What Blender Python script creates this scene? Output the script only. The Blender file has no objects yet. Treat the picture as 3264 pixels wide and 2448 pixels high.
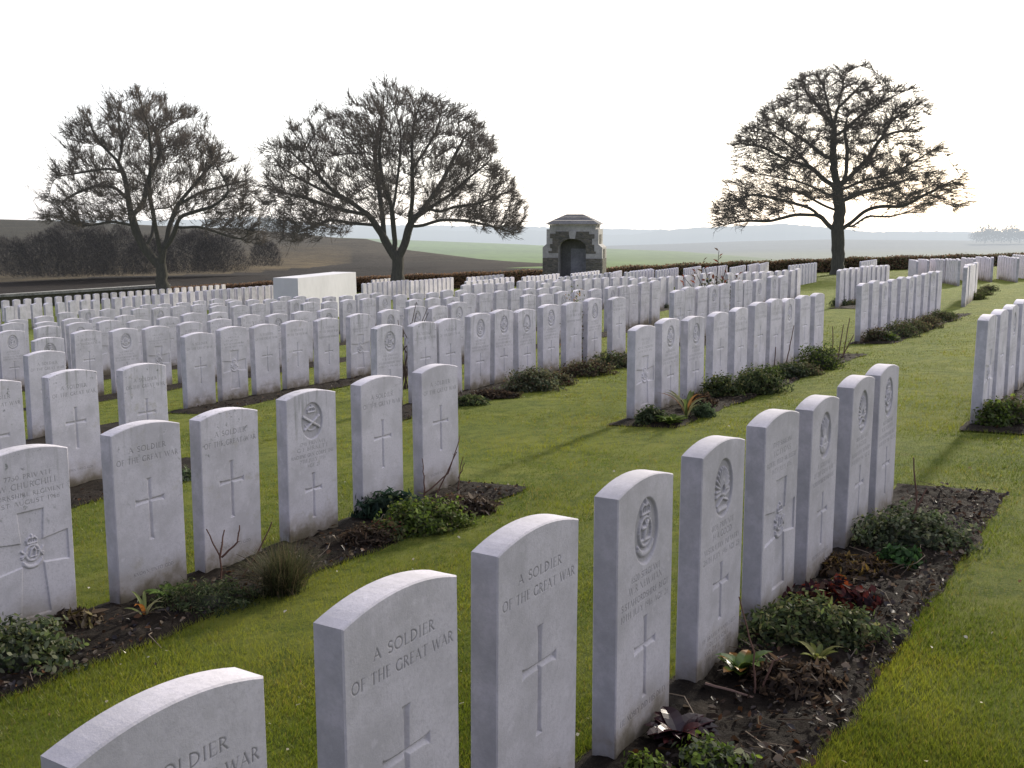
import bpy, math, random
import numpy as np
from mathutils import Vector, Matrix, kdtree

random.seed(7)
RNG = np.random.default_rng(11)
scene = bpy.context.scene
COL = scene.collection
R = math.radians

# ------------------------------------------------------------------ survey of the place
# lens and eye height recovered from the photograph; used to survey where things stand
F, CX, CY, HY, EYE = 3438.0, 1632.0, 1224.0, 705.0, 1.6
PITCH = math.atan((CY - HY) / F)
CT, ST = math.cos(PITCH), math.sin(PITCH)
PH = R(32.7)
U = (math.sin(PH), math.cos(PH))
V = (-math.cos(PH), math.sin(PH))


def ray(x, y):
    a, b = (x - CX) / F, (CY - y) / F
    return (a, CT + ST * b, -ST + CT * b)


def proj(X, Y, Z):
    Z = Z - EYE
    f = Y * CT - Z * ST
    u = Y * ST + Z * CT
    return CX + F * X / f, CY - F * u / f


def at(x, y, Y):
    r = ray(x, y)
    k = Y / r[1]
    return (k * r[0], Y, EYE + k * r[2])


_ft = np.array([-60, -10, 0, 1.325, 4.0, 6.45, 8.9, 11.3, 16.1, 20.9, 33, 50, 80, 140], float)
_fz = np.array([.3, .15, .128, .102, -.08, -.18, -.355, -.53, -.84, -1.16, -1.96, -2.77, -3.6, -4.5], float)
_gs = np.array([-60, -10, 0, 4.5, 8, 22, 40, 60, 90, 160], float)
_gz = np.array([-.4, -.12, -.06, -.04, 0, 0, -.25, -.40, -.55, -.8], float)
_tt = np.arange(-60, 140.01, .25)
_k = np.hanning(7); _k /= _k.sum()
_ftab = np.convolve(np.pad(np.interp(_tt, _ft, _fz), 3, mode='edge'), _k, 'valid')
_gtab = np.convolve(np.pad(np.interp(_tt, _gs, _gz), 3, mode='edge'), _k, 'valid')


def ground(X, Y):
    s = X * U[0] + Y * U[1]
    t = X * V[0] + Y * V[1]
    return np.interp(t, _tt, _ftab) + np.interp(s, _tt, _gtab) * np.interp(t, [10, 25], [1, .22])


def st2xy(s, t):
    return s * U[0] + t * V[0], s * U[1] + t * V[1]


def xy2st(X, Y):
    return X * U[0] + Y * U[1], X * V[0] + Y * V[1]


def hit(x, y, h=0.0):
    r = ray(x, y)
    Ys = np.linspace(1.2, 75, 6000)
    k = Ys / r[1]
    d = EYE + k * r[2] - (ground(k * r[0], Ys) + h)
    i = np.where(d < 0)[0]
    i = i[0] if len(i) else len(Ys) - 1
    Y = Ys[i]; kk = Y / r[1]
    return kk * r[0], Y


def on_line(x, y, t):
    r = ray(x, y)
    k = t / (r[0] * V[0] + r[1] * V[1])
    return xy2st(k * r[0], k * r[1])[0]


SUN_AZ, SUN_EL = R(32.0), R(18.5)

# ------------------------------------------------------------------ helpers


def tag(o, label=None, cat=None, group=None, kind=None):
    if label: o['label'] = label
    if cat: o['category'] = cat
    if group: o['group'] = group
    if kind: o['kind'] = kind
    return o


def link(name, me, mat=None, parent=None):
    o = bpy.data.objects.new(name, me)
    COL.objects.link(o)
    if mat is not None and me is not None and hasattr(me, 'materials') and len(me.materials) == 0:
        me.materials.append(mat)
    if parent is not None: o.parent = parent
    return o


def empty(name, loc=(0, 0, 0), rz=0):
    o = bpy.data.objects.new(name, None)
    o.empty_display_size = .2
    COL.objects.link(o)
    o.location = loc; o.rotation_euler = (0, 0, rz)
    return o


def np_mesh(name, verts, faces, cols=None, smooth=False, mats=None):
    """verts (N,3); faces (M,k) constant size, or list of such arrays"""
    if not isinstance(faces, list): faces = [faces]
    verts = np.asarray(verts, np.float32)
    me = bpy.data.meshes.new(name)
    me.vertices.add(len(verts))
    me.vertices.foreach_set('co', verts.ravel())
    faces = [np.asarray(f, np.int32) for f in faces if len(f)]
    loops = np.concatenate([f.ravel() for f in faces])
    tot = np.concatenate([np.full(len(f), f.shape[1], np.int32) for f in faces])
    me.loops.add(len(loops))
    me.loops.foreach_set('vertex_index', loops)
    me.polygons.add(len(tot))
    start = np.zeros(len(tot), np.int32); start[1:] = np.cumsum(tot)[:-1]
    me.polygons.foreach_set('loop_start', start)
    me.polygons.foreach_set('loop_total', tot)
    if smooth: me.polygons.foreach_set('use_smooth', np.ones(len(tot), bool))
    if cols is not None:
        cols = np.asarray(cols, np.float32)
        if cols.shape[1] == 3: cols = np.hstack([cols, np.ones((len(cols), 1), np.float32)])
        a = me.color_attributes.new('Col', 'FLOAT_COLOR', 'POINT')
        a.data.foreach_set('color', cols.ravel())
    me.update(calc_edges=True)
    me.validate()
    return me


class MB:
    """collects shapes for ONE mesh"""

    def __init__(self):
        self.v = []; self.f = []; self.c = []; self.n = 0

    def add(self, verts, faces, col=(1, 1, 1)):
        verts = [tuple(p) for p in verts]
        self.v += verts
        self.f += [tuple(i + self.n for i in f) for f in faces]
        if len(verts) and isinstance(col, (list, np.ndarray)) and len(col) == len(verts) and not isinstance(col[0], (int, float)):
            self.c += [tuple(c) for c in col]
        else:
            self.c += [tuple(col)] * len(verts)
        self.n += len(verts)

    def box(self, x0, x1, y0, y1, z0, z1, col=(1, 1, 1)):
        v = [(x0, y0, z0), (x1, y0, z0), (x1, y1, z0), (x0, y1, z0), (x0, y0, z1), (x1, y0, z1), (x1, y1, z1), (x0, y1, z1)]
        self.add(v, [(0, 3, 2, 1), (4, 5, 6, 7), (0, 1, 5, 4), (1, 2, 6, 5), (2, 3, 7, 6), (3, 0, 4, 7)], col)

    def frustum(self, r0, z0, r1, z1, col=(1, 1, 1)):
        v = [(r0[0], r0[2], z0), (r0[1], r0[2], z0), (r0[1], r0[3], z0), (r0[0], r0[3], z0),
             (r1[0], r1[2], z1), (r1[1], r1[2], z1), (r1[1], r1[3], z1), (r1[0], r1[3], z1)]
        self.add(v, [(0, 3, 2, 1), (4, 5, 6, 7), (0, 1, 5, 4), (1, 2, 6, 5), (2, 3, 7, 6), (3, 0, 4, 7)], col)

    def tube(self, pts, rads, k=5, col=(1, 1, 1), cap=False):
        pts = [Vector(p) for p in pts]
        if not hasattr(rads, '__len__'): rads = [rads] * len(pts)
        vs = []; fs = []
        ref = Vector((.31, .77, .55))
        for i, p in enumerate(pts):
            d = (pts[min(i + 1, len(pts) - 1)] - pts[max(i - 1, 0)])
            if d.length < 1e-9: d = Vector((0, 0, 1))
            d.normalize()
            a = d.cross(ref)
            if a.length < 1e-3: a = d.cross(Vector((1, 0, 0)))
            a.normalize(); b = d.cross(a)
            for j in range(k):
                th = 2 * math.pi * j / k
                vs.append(p + (a * math.cos(th) + b * math.sin(th)) * rads[i])
        for i in range(len(pts) - 1):
            for j in range(k):
                fs.append((i * k + j, i * k + (j + 1) % k, (i + 1) * k + (j + 1) % k, (i + 1) * k + j))
        if cap: fs.append(tuple(range((len(pts) - 1) * k, len(pts) * k)))
        self.add(vs, fs, col)

    def prism(self, poly, y0, y1, col=(1, 1, 1)):
        """polygon in x,z extruded along y"""
        n = len(poly)
        v = [(p[0], y0, p[1]) for p in poly] + [(p[0], y1, p[1]) for p in poly]
        f = [tuple(range(n)), tuple(range(2 * n - 1, n - 1, -1))]
        f += [(i, i + n, (i + 1) % n + n, (i + 1) % n) for i in range(n)]
        self.add(v, f, col)

    def mesh(self, name, smooth=False):
        me = bpy.data.meshes.new(name)
        me.from_pydata(self.v, [], self.f)
        a = me.color_attributes.new('Col', 'FLOAT_COLOR', 'POINT')
        c = np.ones((self.n, 4), np.float32); c[:, :3] = np.array(self.c, np.float32)[:, :3]
        a.data.foreach_set('color', c.ravel())
        if smooth: me.polygons.foreach_set('use_smooth', np.ones(len(me.polygons), bool))
        me.update()
        return me

    def build(self, name, mat, parent=None, smooth=False):
        return link(name, self.mesh(name, smooth), mat, parent)


# ------------------------------------------------------------------ materials
class NT:
    def __init__(self, name):
        self.m = bpy.data.materials.new(name); self.m.use_nodes = True
        self.t = self.m.node_tree
        self.t.nodes.clear()
        self.out = self.n('ShaderNodeOutputMaterial')

    def n(self, typ, **kw):
        nd = self.t.nodes.new(typ)
        for k, v in kw.items(): setattr(nd, k, v)
        return nd

    def l(self, a, b): self.t.links.new(a, b)

    def val(self, sock, v):
        if isinstance(v, bpy.types.NodeSocket): self.l(v, sock)
        else: sock.default_value = v

    def noise(self, vec, scale, detail=4, rough=.6, out='Fac'):
        n = self.n('ShaderNodeTexNoise')
        n.inputs['Scale'].default_value = scale; n.inputs['Detail'].default_value = detail
        n.inputs['Roughness'].default_value = rough
        if vec is not None: self.l(vec, n.inputs['Vector'])
        return n.outputs[out]

    def ramp(self, fac, a, b, lo=0.0, hi=1.0):
        n = self.n('ShaderNodeMapRange'); n.interpolation_type = 'SMOOTHSTEP'
        self.val(n.inputs['Value'], fac)
        n.inputs['From Min'].default_value = a; n.inputs['From Max'].default_value = b
        n.inputs['To Min'].default_value = lo; n.inputs['To Max'].default_value = hi
        return n.outputs[0]

    def math(self, op, a, b=0.0, clamp=False):
        n = self.n('ShaderNodeMath', operation=op, use_clamp=clamp)
        self.val(n.inputs[0], a); self.val(n.inputs[1], b)
        return n.outputs[0]

    def mix(self, fac, a, b, blend='MIX'):
        n = self.n('ShaderNodeMix', data_type='RGBA', blend_type=blend)
        self.val(n.inputs['Factor'], fac)
        self.val(n.inputs['A'], a if isinstance(a, bpy.types.NodeSocket) else (*a, 1))
        self.val(n.inputs['B'], b if isinstance(b, bpy.types.NodeSocket) else (*b, 1))
        return n.outputs['Result']

    def col(self):
        n = self.n('ShaderNodeVertexColor', layer_name='Col')
        return n.outputs['Color']

    def scalev(self, vec, s):
        n = self.n('ShaderNodeMapping'); n.inputs['Scale'].default_value = s
        self.l(vec, n.inputs['Vector'])
        return n.outputs[0]

    def bump(self, h, dist, strength=1.0):
        b = self.n('ShaderNodeBump'); b.inputs['Strength'].default_value = strength
        b.inputs['Distance'].default_value = dist
        self.l(h, b.inputs['Height'])
        return b.outputs[0]

    def bsdf(self, color, rough=.9, normal=None, spec=.3):
        p = self.n('ShaderNodeBsdfPrincipled')
        self.val(p.inputs['Base Color'], color if isinstance(color, bpy.types.NodeSocket) else (*color, 1))
        self.val(p.inputs['Roughness'], rough)
        p.inputs['Specular IOR Level'].default_value = spec
        if normal is not None: self.l(normal, p.inputs['Normal'])
        return p.outputs[0]

    def done(self, sh):
        self.l(sh, self.out.inputs['Surface'])
        return self.m

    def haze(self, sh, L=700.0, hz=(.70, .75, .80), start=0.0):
        """aerial perspective: haze painted in as a glow that grows with distance"""
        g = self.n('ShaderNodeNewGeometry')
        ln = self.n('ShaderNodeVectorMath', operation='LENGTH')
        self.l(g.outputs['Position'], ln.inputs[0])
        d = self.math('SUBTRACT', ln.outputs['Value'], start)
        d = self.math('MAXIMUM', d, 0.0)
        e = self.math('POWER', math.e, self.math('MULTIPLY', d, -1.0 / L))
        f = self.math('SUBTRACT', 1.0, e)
        em = self.n('ShaderNodeEmission'); em.inputs['Color'].default_value = (*hz, 1)  # self-glowing colour stands in for airlight
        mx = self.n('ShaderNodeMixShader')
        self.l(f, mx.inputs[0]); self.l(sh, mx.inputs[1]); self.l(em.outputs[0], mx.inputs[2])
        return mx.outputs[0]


def stone_mat(name, base=(.76, .725, .765), carve=True, far=False):
    T = NT(name)
    tc = T.n('ShaderNodeTexCoord'); oi = T.n('ShaderNodeObjectInfo')
    sep = T.n('ShaderNodeSeparateColor'); T.l(oi.outputs['Color'], sep.inputs[0])
    if far:
        ge = T.n('ShaderNodeNewGeometry'); vec = ge.outputs['Position']
    else:
        off = T.n('ShaderNodeVectorMath', operation='MULTIPLY_ADD')
        off.inputs[1].default_value = (37, 23, 51)
        T.l(oi.outputs['Color'], off.inputs[0]); T.l(tc.outputs['Object'], off.inputs[2])
        vec = off.outputs[0]
    sx = T.n('ShaderNodeSeparateXYZ'); T.l(tc.outputs['Object'], sx.inputs[0])
    z = sx.outputs['Z']
    c = T.mix(T.ramp(T.noise(vec, 5, 5, .65), .35, .7), base, tuple(b * f for b, f in zip(base, (.76, .765, .75))))
    c = T.mix(T.ramp(T.noise(vec, 95, 3, .7), .42, .75, 0, .6), c, tuple(b * f for b, f in zip(base, (.72, .72, .72))))
    # pale patches
    c = T.mix(T.ramp(T.noise(vec, 22, 3, .5), .62, .72, 0, .35), c, tuple(min(1, b * 1.14) for b in base))
    if not far:
        # run-off streaks and lichen under the head of the stone
        sv = T.scalev(vec, (26, 26, 2.2))
        st = T.ramp(T.noise(sv, 1.0, 4, .6), .5, .75)
        top = T.ramp(z, .45, .78)
        amt = T.math('MULTIPLY', T.math('MULTIPLY', st, top), T.ramp(sep.outputs[0], .15, 1.0, .12, .85))
        c = T.mix(amt, c, (.27, .275, .25))
        sp = T.ramp(T.noise(vec, 30, 5, .7), .60, .68)
        amt = T.math('MULTIPLY', T.math('MULTIPLY', sp, T.ramp(z, .3, .8, .18, 1.0)), T.ramp(sep.outputs[1], .1, 1.0, .08, .95))
        c = T.mix(amt, c, (.20, .21, .19))
        tan = T.ramp(T.noise(vec, 9, 4, .6), .6, .72)
        amt = T.math('MULTIPLY', tan, T.ramp(sep.outputs[2], .3, 1.0, .0, .5))
        c = T.mix(amt, c, (.44, .41, .33))
        # rain splash and soil at the foot
        zz = T.math('ADD', z, T.math('MULTIPLY', T.noise(vec, 11, 4, .6), -.22))
        foot = T.ramp(zz, -.12, .10, 1.0, 0.0)
        c = T.mix(T.math('MULTIPLY', foot, .85), c, (.27, .21, .12))
        foot2 = T.ramp(zz, -.12, .0, 1.0, 0.0)
        c = T.mix(T.math('MULTIPLY', foot2, .7), c, (.10, .085, .05))
        # narrow edges are mixed with a darker grey in patches
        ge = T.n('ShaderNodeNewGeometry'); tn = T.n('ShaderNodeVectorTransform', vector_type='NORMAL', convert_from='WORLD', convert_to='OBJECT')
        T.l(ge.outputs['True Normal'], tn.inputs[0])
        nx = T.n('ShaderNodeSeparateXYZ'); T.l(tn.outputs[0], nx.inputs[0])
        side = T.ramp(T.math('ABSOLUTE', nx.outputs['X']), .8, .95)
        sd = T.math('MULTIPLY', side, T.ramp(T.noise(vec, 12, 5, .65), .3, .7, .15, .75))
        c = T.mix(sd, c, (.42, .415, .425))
    if carve:
        at_ = T.n('ShaderNodeAttribute', attribute_name='carve')
        c = T.mix(T.math('MULTIPLY', at_.outputs['Fac'], .72), c, (.15, .145, .135))  # carved recesses darkened for grime and painted ambient shade
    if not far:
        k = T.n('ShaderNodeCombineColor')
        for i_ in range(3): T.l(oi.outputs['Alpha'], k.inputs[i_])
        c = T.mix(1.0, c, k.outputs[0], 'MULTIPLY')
    b = T.bump(T.noise(vec, 160, 4, .7), .0012, .8)
    return T.done(T.bsdf(c, .88, b, .25))


M = {}
M['stone'] = stone_mat('portland_stone')
M['stone_far'] = stone_mat('portland_stone_distant', far=True, carve=False)


def lawn_mat():
    T = NT('mown_lawn')
    g = T.n('ShaderNodeNewGeometry'); v = g.outputs['Position']
    n1 = T.noise(v, 1.3, 5, .6); n2 = T.noise(v, 7, 5, .65); n3 = T.noise(v, 60, 4, .75)
    c = T.mix(T.ramp(n1, .35, .65), (.135, .175, .03), (.22, .235, .05))
    c = T.mix(T.ramp(n2, .38, .66, 0, .9), c, (.065, .10, .018))
    c = T.mix(T.ramp(n3, .35, .75, 0, .75), c, (.23, .26, .045))
    c = T.mix(T.ramp(T.noise(v, 3.1, 4, .6), .60, .74, 0, .45), c, (.21, .18, .055))
    b = T.bump(T.noise(v, 120, 5, .8), .03, 1.0)
    d = T.bsdf(c, .95, b, .1)
    return T.done(d)


def grass_mat():
    T = NT('grass_blade')
    c = T.col()
    d = T.n('ShaderNodeBsdfDiffuse'); T.l(c, d.inputs[0])
    t = T.n('ShaderNodeBsdfTranslucent'); T.l(T.mix(1.0, c, (1.25, 1.25, .55), 'MULTIPLY'), t.inputs[0])
    gl = T.n('ShaderNodeBsdfGlossy'); gl.inputs['Roughness'].default_value = .45
    gl.inputs['Color'].default_value = (.5, .5, .45, 1)
    m = T.n('ShaderNodeMixShader'); m.inputs[0].default_value = .5
    T.l(d.outputs[0], m.inputs[1]); T.l(t.outputs[0], m.inputs[2])
    m2 = T.n('ShaderNodeMixShader'); m2.inputs[0].default_value = .04
    T.l(m.outputs[0], m2.inputs[1]); T.l(gl.outputs[0], m2.inputs[2])
    return T.done(m2.outputs[0])


def leaf_mat(name, trans=.35, gloss=.06, rough=.35):
    T = NT(name)
    c = T.col()
    d = T.n('ShaderNodeBsdfDiffuse'); T.l(c, d.inputs[0])
    t = T.n('ShaderNodeBsdfTranslucent'); T.l(c, t.inputs[0])
    gl = T.n('ShaderNodeBsdfGlossy'); gl.inputs['Roughness'].default_value = rough
    gl.inputs['Color'].default_value = (.8, .8, .8, 1)
    m = T.n('ShaderNodeMixShader'); m.inputs[0].default_value = trans
    T.l(d.outputs[0], m.inputs[1]); T.l(t.outputs[0], m.inputs[2])
    m2 = T.n('ShaderNodeMixShader'); m2.inputs[0].default_value = gloss
    T.l(m.outputs[0], m2.inputs[1]); T.l(gl.outputs[0], m2.inputs[2])
    return T.done(m2.outputs[0])


def soil_mat():
    T = NT('garden_soil')
    g = T.n('ShaderNodeNewGeometry'); v = g.outputs['Position']
    c = T.mix(T.ramp(T.noise(v, 9, 5, .7), .35, .7), (.014, .010, .007), (.032, .023, .016))
    c = T.mix(T.ramp(T.noise(v, 70, 4, .8), .5, .75, 0, .7), c, (.05, .037, .027))
    c = T.mix(T.ramp(T.noise(v, 190, 2, .5), .68, .74, 0, .6), c, (.13, .11, .09))
    b = T.bump(T.noise(v, 55, 6, .8), .035, 1.0)
    return T.done(T.bsdf(c, .95, b, .15))


def bark_mat(name, c0, c1, haze=0):
    T = NT(name)
    g = T.n('ShaderNodeNewGeometry'); v = g.outputs['Position']
    sv = T.scalev(v, (14, 14, 3))
    n = T.noise(sv, 1.0, 5, .7)
    c = T.mix(T.ramp(n, .35, .7), c0, c1)
    b = T.bump(n, .04, .9)
    s = T.bsdf(c, .95, b, .1)
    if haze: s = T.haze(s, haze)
    return T.done(s)


def vcol_mat(name, haze=None, scale=2.0, amt=.5, fine=20.0, bump=.05, stretch=(1, 1, 1), famt=.3):
    T = NT(name)
    g = T.n('ShaderNodeNewGeometry'); v = T.scalev(g.outputs['Position'], stretch)
    c = T.col()
    n = T.noise(v, scale, 5, .65); n2 = T.noise(v, fine, 4, .7)
    k = T.math('ADD', T.ramp(n, .25, .75, 1 - amt, 1 + amt), T.ramp(n2, .3, .7, -famt, famt))
    kk = T.n('ShaderNodeCombineColor')
    for i in range(3): T.l(k, kk.inputs[i])
    c = T.mix(1.0, c, kk.outputs[0], 'MULTIPLY')
    s = T.bsdf(c, .95, T.bump(n2, bump, .8), .1)
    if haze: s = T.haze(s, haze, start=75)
    return T.done(s)


M['lawn'] = lawn_mat(); M['grass'] = grass_mat(); M['soil'] = soil_mat()
M['leaf'] = leaf_mat('plant_leaf', .42, .012, .5)
M['waxy_leaf'] = leaf_mat('waxy_leaf', .25, .05, .3)
M['dry_leaf'] = leaf_mat('dry_leaf', .25, .02, .4)
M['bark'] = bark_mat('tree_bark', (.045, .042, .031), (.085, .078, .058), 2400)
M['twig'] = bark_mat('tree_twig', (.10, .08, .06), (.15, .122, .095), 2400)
M['stem'] = bark_mat('shrub_stem', (.06, .035, .028), (.12, .075, .055))
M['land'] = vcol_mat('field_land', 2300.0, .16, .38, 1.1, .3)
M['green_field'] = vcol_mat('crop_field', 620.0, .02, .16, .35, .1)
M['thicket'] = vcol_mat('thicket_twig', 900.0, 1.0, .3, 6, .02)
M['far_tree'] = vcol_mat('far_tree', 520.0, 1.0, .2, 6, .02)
M['hedge_leaf'] = leaf_mat('hedge_leaf', .3, .03, .5)
M['hedge_core'] = vcol_mat('hedge_core', None, 2.0, .5, 14, .08)
M['wall'] = vcol_mat('wall_stone', None, 1.2, .3, 9, .03)
M['plaster'] = vcol_mat('dressed_stone', None, 1.6, .16, 9, .01, (1, 1, 1), .14)
M['altar'] = vcol_mat('altar_stone', None, .5, .07, 3, .002, (1, 1, .5), .04)


def rubble_mat():
    T = NT('rubble_masonry')
    tc = T.n('ShaderNodeTexCoord')
    v = T.scalev(tc.outputs['Object'], (1.0, 1.0, 1.9))
    vo = T.n('ShaderNodeTexVoronoi', feature='DISTANCE_TO_EDGE'); vo.inputs['Scale'].default_value = 4.6
    vc = T.n('ShaderNodeTexVoronoi', feature='F1'); vc.inputs['Scale'].default_value = 4.6
    T.l(v, vo.inputs['Vector']); T.l(v, vc.inputs['Vector'])
    sp = T.n('ShaderNodeSeparateColor'); T.l(vc.outputs['Color'], sp.inputs[0])
    c = T.mix(sp.outputs[0], (.12, .12, .105), (.22, .20, .165))
    c = T.mix(T.ramp(T.noise(tc.outputs['Object'], 9, 4, .7), .4, .7, 0, .6), c, (.10, .105, .09))
    c = T.mix(T.ramp(vo.outputs['Distance'], .01, .07, .8, 0), c, (.15, .14, .12))
    b = T.bump(vo.outputs['Distance'], .06, .8)
    return T.done(T.bsdf(c, .95, b, .1))


M['rubble'] = rubble_mat()

# ------------------------------------------------------------------ carved lettering (roman capitals as V-cut strokes)
TK, TN = .155, .095


def arc(cx, cy, rx, ry, a0, a1, n=9):
    return [(cx + rx * math.cos(R(a0 + (a1 - a0) * i / n)), cy + ry * math.sin(R(a0 + (a1 - a0) * i / n))) for i in range(n + 1)]


def P_(*pts, w=TK): return (list(pts), w)


def sv(x, y): return ([(x - .10, y), (x + .10, y)], .06)     # serif


def stem(x, y0=0, y1=1, w=TK): return [P_((x, y0), (x, y1), w=w), sv(x, y0 + .02 if y0 == 0 else y0), sv(x, y1 - .02)]


GLYPH = {
    'A': (.80, [P_((.06, .02), (.38, .98), w=TN), P_((.38, .98), (.72, .02)), P_((.18, .34), (.58, .34), w=TN), sv(.07, .02), sv(.72, .02)]),
    'B': (.62, stem(.14) + [(arc(.14, .75, .33, .24, 90, -90), TN + .03), (arc(.14, .26, .40, .25, 90, -90), TK)]),
    'C': (.78, [(arc(.46, .5, .38, .49, 48, 312, 14), TK), P_((.72, .76), (.72, .94), w=TN)]),
    'D': (.80, stem(.14) + [(arc(.14, .5, .56, .48, 90, -90, 12), TK)]),
    'E': (.56, stem(.14) + [P_((.14, .97), (.50, .97), w=TN), P_((.14, .51), (.44, .51), w=TN), P_((.14, .03), (.54, .03), w=TN), P_((.50, .97), (.50, .86), w=.06), P_((.54, .03), (.54, .14), w=.06)]),
    'F': (.52, stem(.14) + [P_((.14, .97), (.50, .97), w=TN), P_((.14, .51), (.42, .51), w=TN), P_((.50, .97), (.50, .86), w=.06)]),
    'G': (.82, [(arc(.46, .5, .38, .49, 48, 318, 14), TK), P_((.74, .05), (.74, .42)), sv(.74, .43)]),
    'H': (.82, stem(.14) + stem(.68) + [P_((.14, .51), (.68, .51), w=TN)]),
    'I': (.30, stem(.15)),
    'J': (.34, [P_((.18, 1), (.18, .05), (.05, -.12)), sv(.18, .98)]),
    'K': (.72, stem(.14) + [P_((.16, .46), (.60, .98), w=TN), P_((.28, .58), (.66, .02)), sv(.60, .98), sv(.66, .02)]),
    'L': (.56, stem(.14) + [P_((.14, .03), (.52, .03), w=TN), P_((.52, .03), (.52, .16), w=.06)]),
    'M': (.98, [P_((.12, .02), (.18, .98), w=TN), P_((.18, .98), (.48, .10)), P_((.48, .10), (.78, .98), w=TN), P_((.78, .98), (.86, .02)), sv(.12, .02), sv(.86, .02)]),
    'N': (.84, [P_((.14, .02), (.14, .98), w=TN), P_((.14, .98), (.70, .02)), P_((.70, .02), (.70, .98), w=TN), sv(.14, .02), sv(.70, .98)]),
    'O': (.90, [(arc(.45, .5, .38, .49, 0, 360, 18), TK - .01)]),
    'P': (.58, stem(.14) + [(arc(.14, .71, .37, .27, 90, -90), TN + .04)]),
    'R': (.68, stem(.14) + [(arc(.14, .72, .37, .26, 90, -90), TN + .04), P_((.32, .46), (.62, .02)), sv(.63, .02)]),
    'S': (.56, [(arc(.30, .74, .20, .24, 40, 270, 10) + arc(.28, .26, .22, .25, 90, -140, 10), TK - .01)]),
    'T': (.70, stem(.35) + [P_((.04, .96), (.66, .96), w=TN), P_((.04, .96), (.03, .84), w=.06), P_((.66, .96), (.67, .84), w=.06)]),
    'U': (.80, [P_((.14, .98), (.14, .34)), (arc(.40, .32, .26, .30, 180, 360, 8), TN + .03), P_((.66, .34), (.66, .98), w=TN), sv(.14, .98), sv(.66, .98)]),
    'V': (.78, [P_((.06, .98), (.38, .02)), P_((.38, .02), (.70, .98), w=TN), sv(.06, .98), sv(.70, .98)]),
    'W': (1.08, [P_((.05, .98), (.30, .02)), P_((.30, .02), (.54, .90), w=TN), P_((.54, .90), (.78, .02)), P_((.78, .02), (1.02, .98), w=TN), sv(.05, .98), sv(1.02, .98)]),
    'Y': (.72, [P_((.05, .98), (.36, .48)), P_((.36, .48), (.66, .98), w=TN), P_((.36, .48), (.36, .02)), sv(.05, .98), sv(.66, .98), sv(.36, .02)]),
    '0': (.62, [(arc(.31, .5, .23, .48, 0, 360, 14), TN + .03)]),
    '1': (.32, [P_((.16, .02), (.16, .98)), sv(.16, .02), sv(.12, .97)]),
    '2': (.56, [(arc(.28, .72, .20, .26, 160, -30, 8) + [(.06, .03)], TN + .03), P_((.06, .03), (.52, .03), w=TK)]),
    '3': (.54, [(arc(.24, .75, .20, .22, 150, -90, 8), TN + .03), (arc(.24, .27, .24, .26, 90, -150, 9), TN + .03)]),
    '4': (.60, [P_((.42, .0), (.42, .98)), P_((.42, .98), (.06, .30), w=TN), P_((.06, .30), (.56, .30), w=TN)]),
    '5': (.54, [P_((.48, .96), (.14, .96), w=TN), P_((.14, .96), (.12, .56), w=TN), (arc(.24, .30, .24, .29, 110, -150, 9), TK - .02)]),
    '6': (.56, [(arc(.28, .28, .22, .26, 0, 360, 12), TN + .03), ([(.46, .98), (.14, .60), (.06, .30)], TN)]),
    '7': (.52, [P_((.04, .96), (.50, .96), w=TK), P_((.50, .96), (.18, .0))]),
    '8': (.56, [(arc(.28, .74, .18, .23, 0, 360, 12), TN + .02), (arc(.28, .26, .22, .25, 0, 360, 12), TN + .02)]),
    '9': (.56, [(arc(.28, .72, .22, .26, 0, 360, 12), TN + .03), ([(.50, .70), (.42, .40), (.10, .02)], TN)]),
    '.': (.24, [P_((.12, .06), (.125, .07))]),
    ',': (.24, [P_((.13, .08), (.08, -.10), w=TN)]),
    "'": (.22, [P_((.12, .98), (.10, .82), w=TN)]),
    '(': (.30, [(arc(.36, .5, .22, .55, 120, 240, 6), TN)]),
    ')': (.30, [(arc(-.06, .5, .22, .55, 60, -60, 6), TN)]),
    ' ': (.42, []),
}


def text_strokes(txt, cx, z, size, width=None, track=.10):
    """strokes [(pts,width)] in metres on the stone face, centred at cx, baseline z"""
    adv = sum(GLYPH[c][0] + track for c in txt) - track
    sx = size
    if width: sx = width / adv
    bold = 1.0 if size > .02 else 1.22
    x = cx - adv * sx / 2
    out = []
    for c in txt:
        w, st = GLYPH[c]
        for pts, sw in st:
            out.append(([(x + p[0] * sx, z + p[1] * size) for p in pts], sw * size * bold * (.55 + .45 * min(1, sx / size))))
        x += (w + track) * sx
    return out


def seg_dist(px, pz, a, b):
    ax, az = a; bx, bz = b
    dx, dz = bx - ax, bz - az
    L = dx * dx + dz * dz + 1e-12
    h = np.clip(((px - ax) * dx + (pz - az) * dz) / L, 0, 1)
    return np.hypot(px - ax - h * dx, pz - az - h * dz)


def cut_strokes(gx, gz, dep, strokes, slope=1.15, maxd=.004):
    """V-cut: dep is (nz,nx) depth below the face"""
    x1 = gx[0, :]; z1 = gz[:, 0]
    for pts, w in strokes:
        xs = [p[0] for p in pts]; zs = [p[1] for p in pts]
        i0, i1 = np.searchsorted(x1, [min(xs) - w, max(xs) + w])
        j0, j1 = np.searchsorted(z1, [min(zs) - w, max(zs) + w])
        if i1 <= i0 or j1 <= j0: continue
        sl = (slice(j0, j1), slice(i0, i1))
        d = None
        for a, b in zip(pts[:-1], pts[1:]):
            q = seg_dist(gx[sl], gz[sl], a, b)
            d = q if d is None else np.minimum(d, q)
        v = np.clip((w / 2 - d) * slope, 0, maxd)
        dep[sl] = np.maximum(dep[sl], v)


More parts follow.
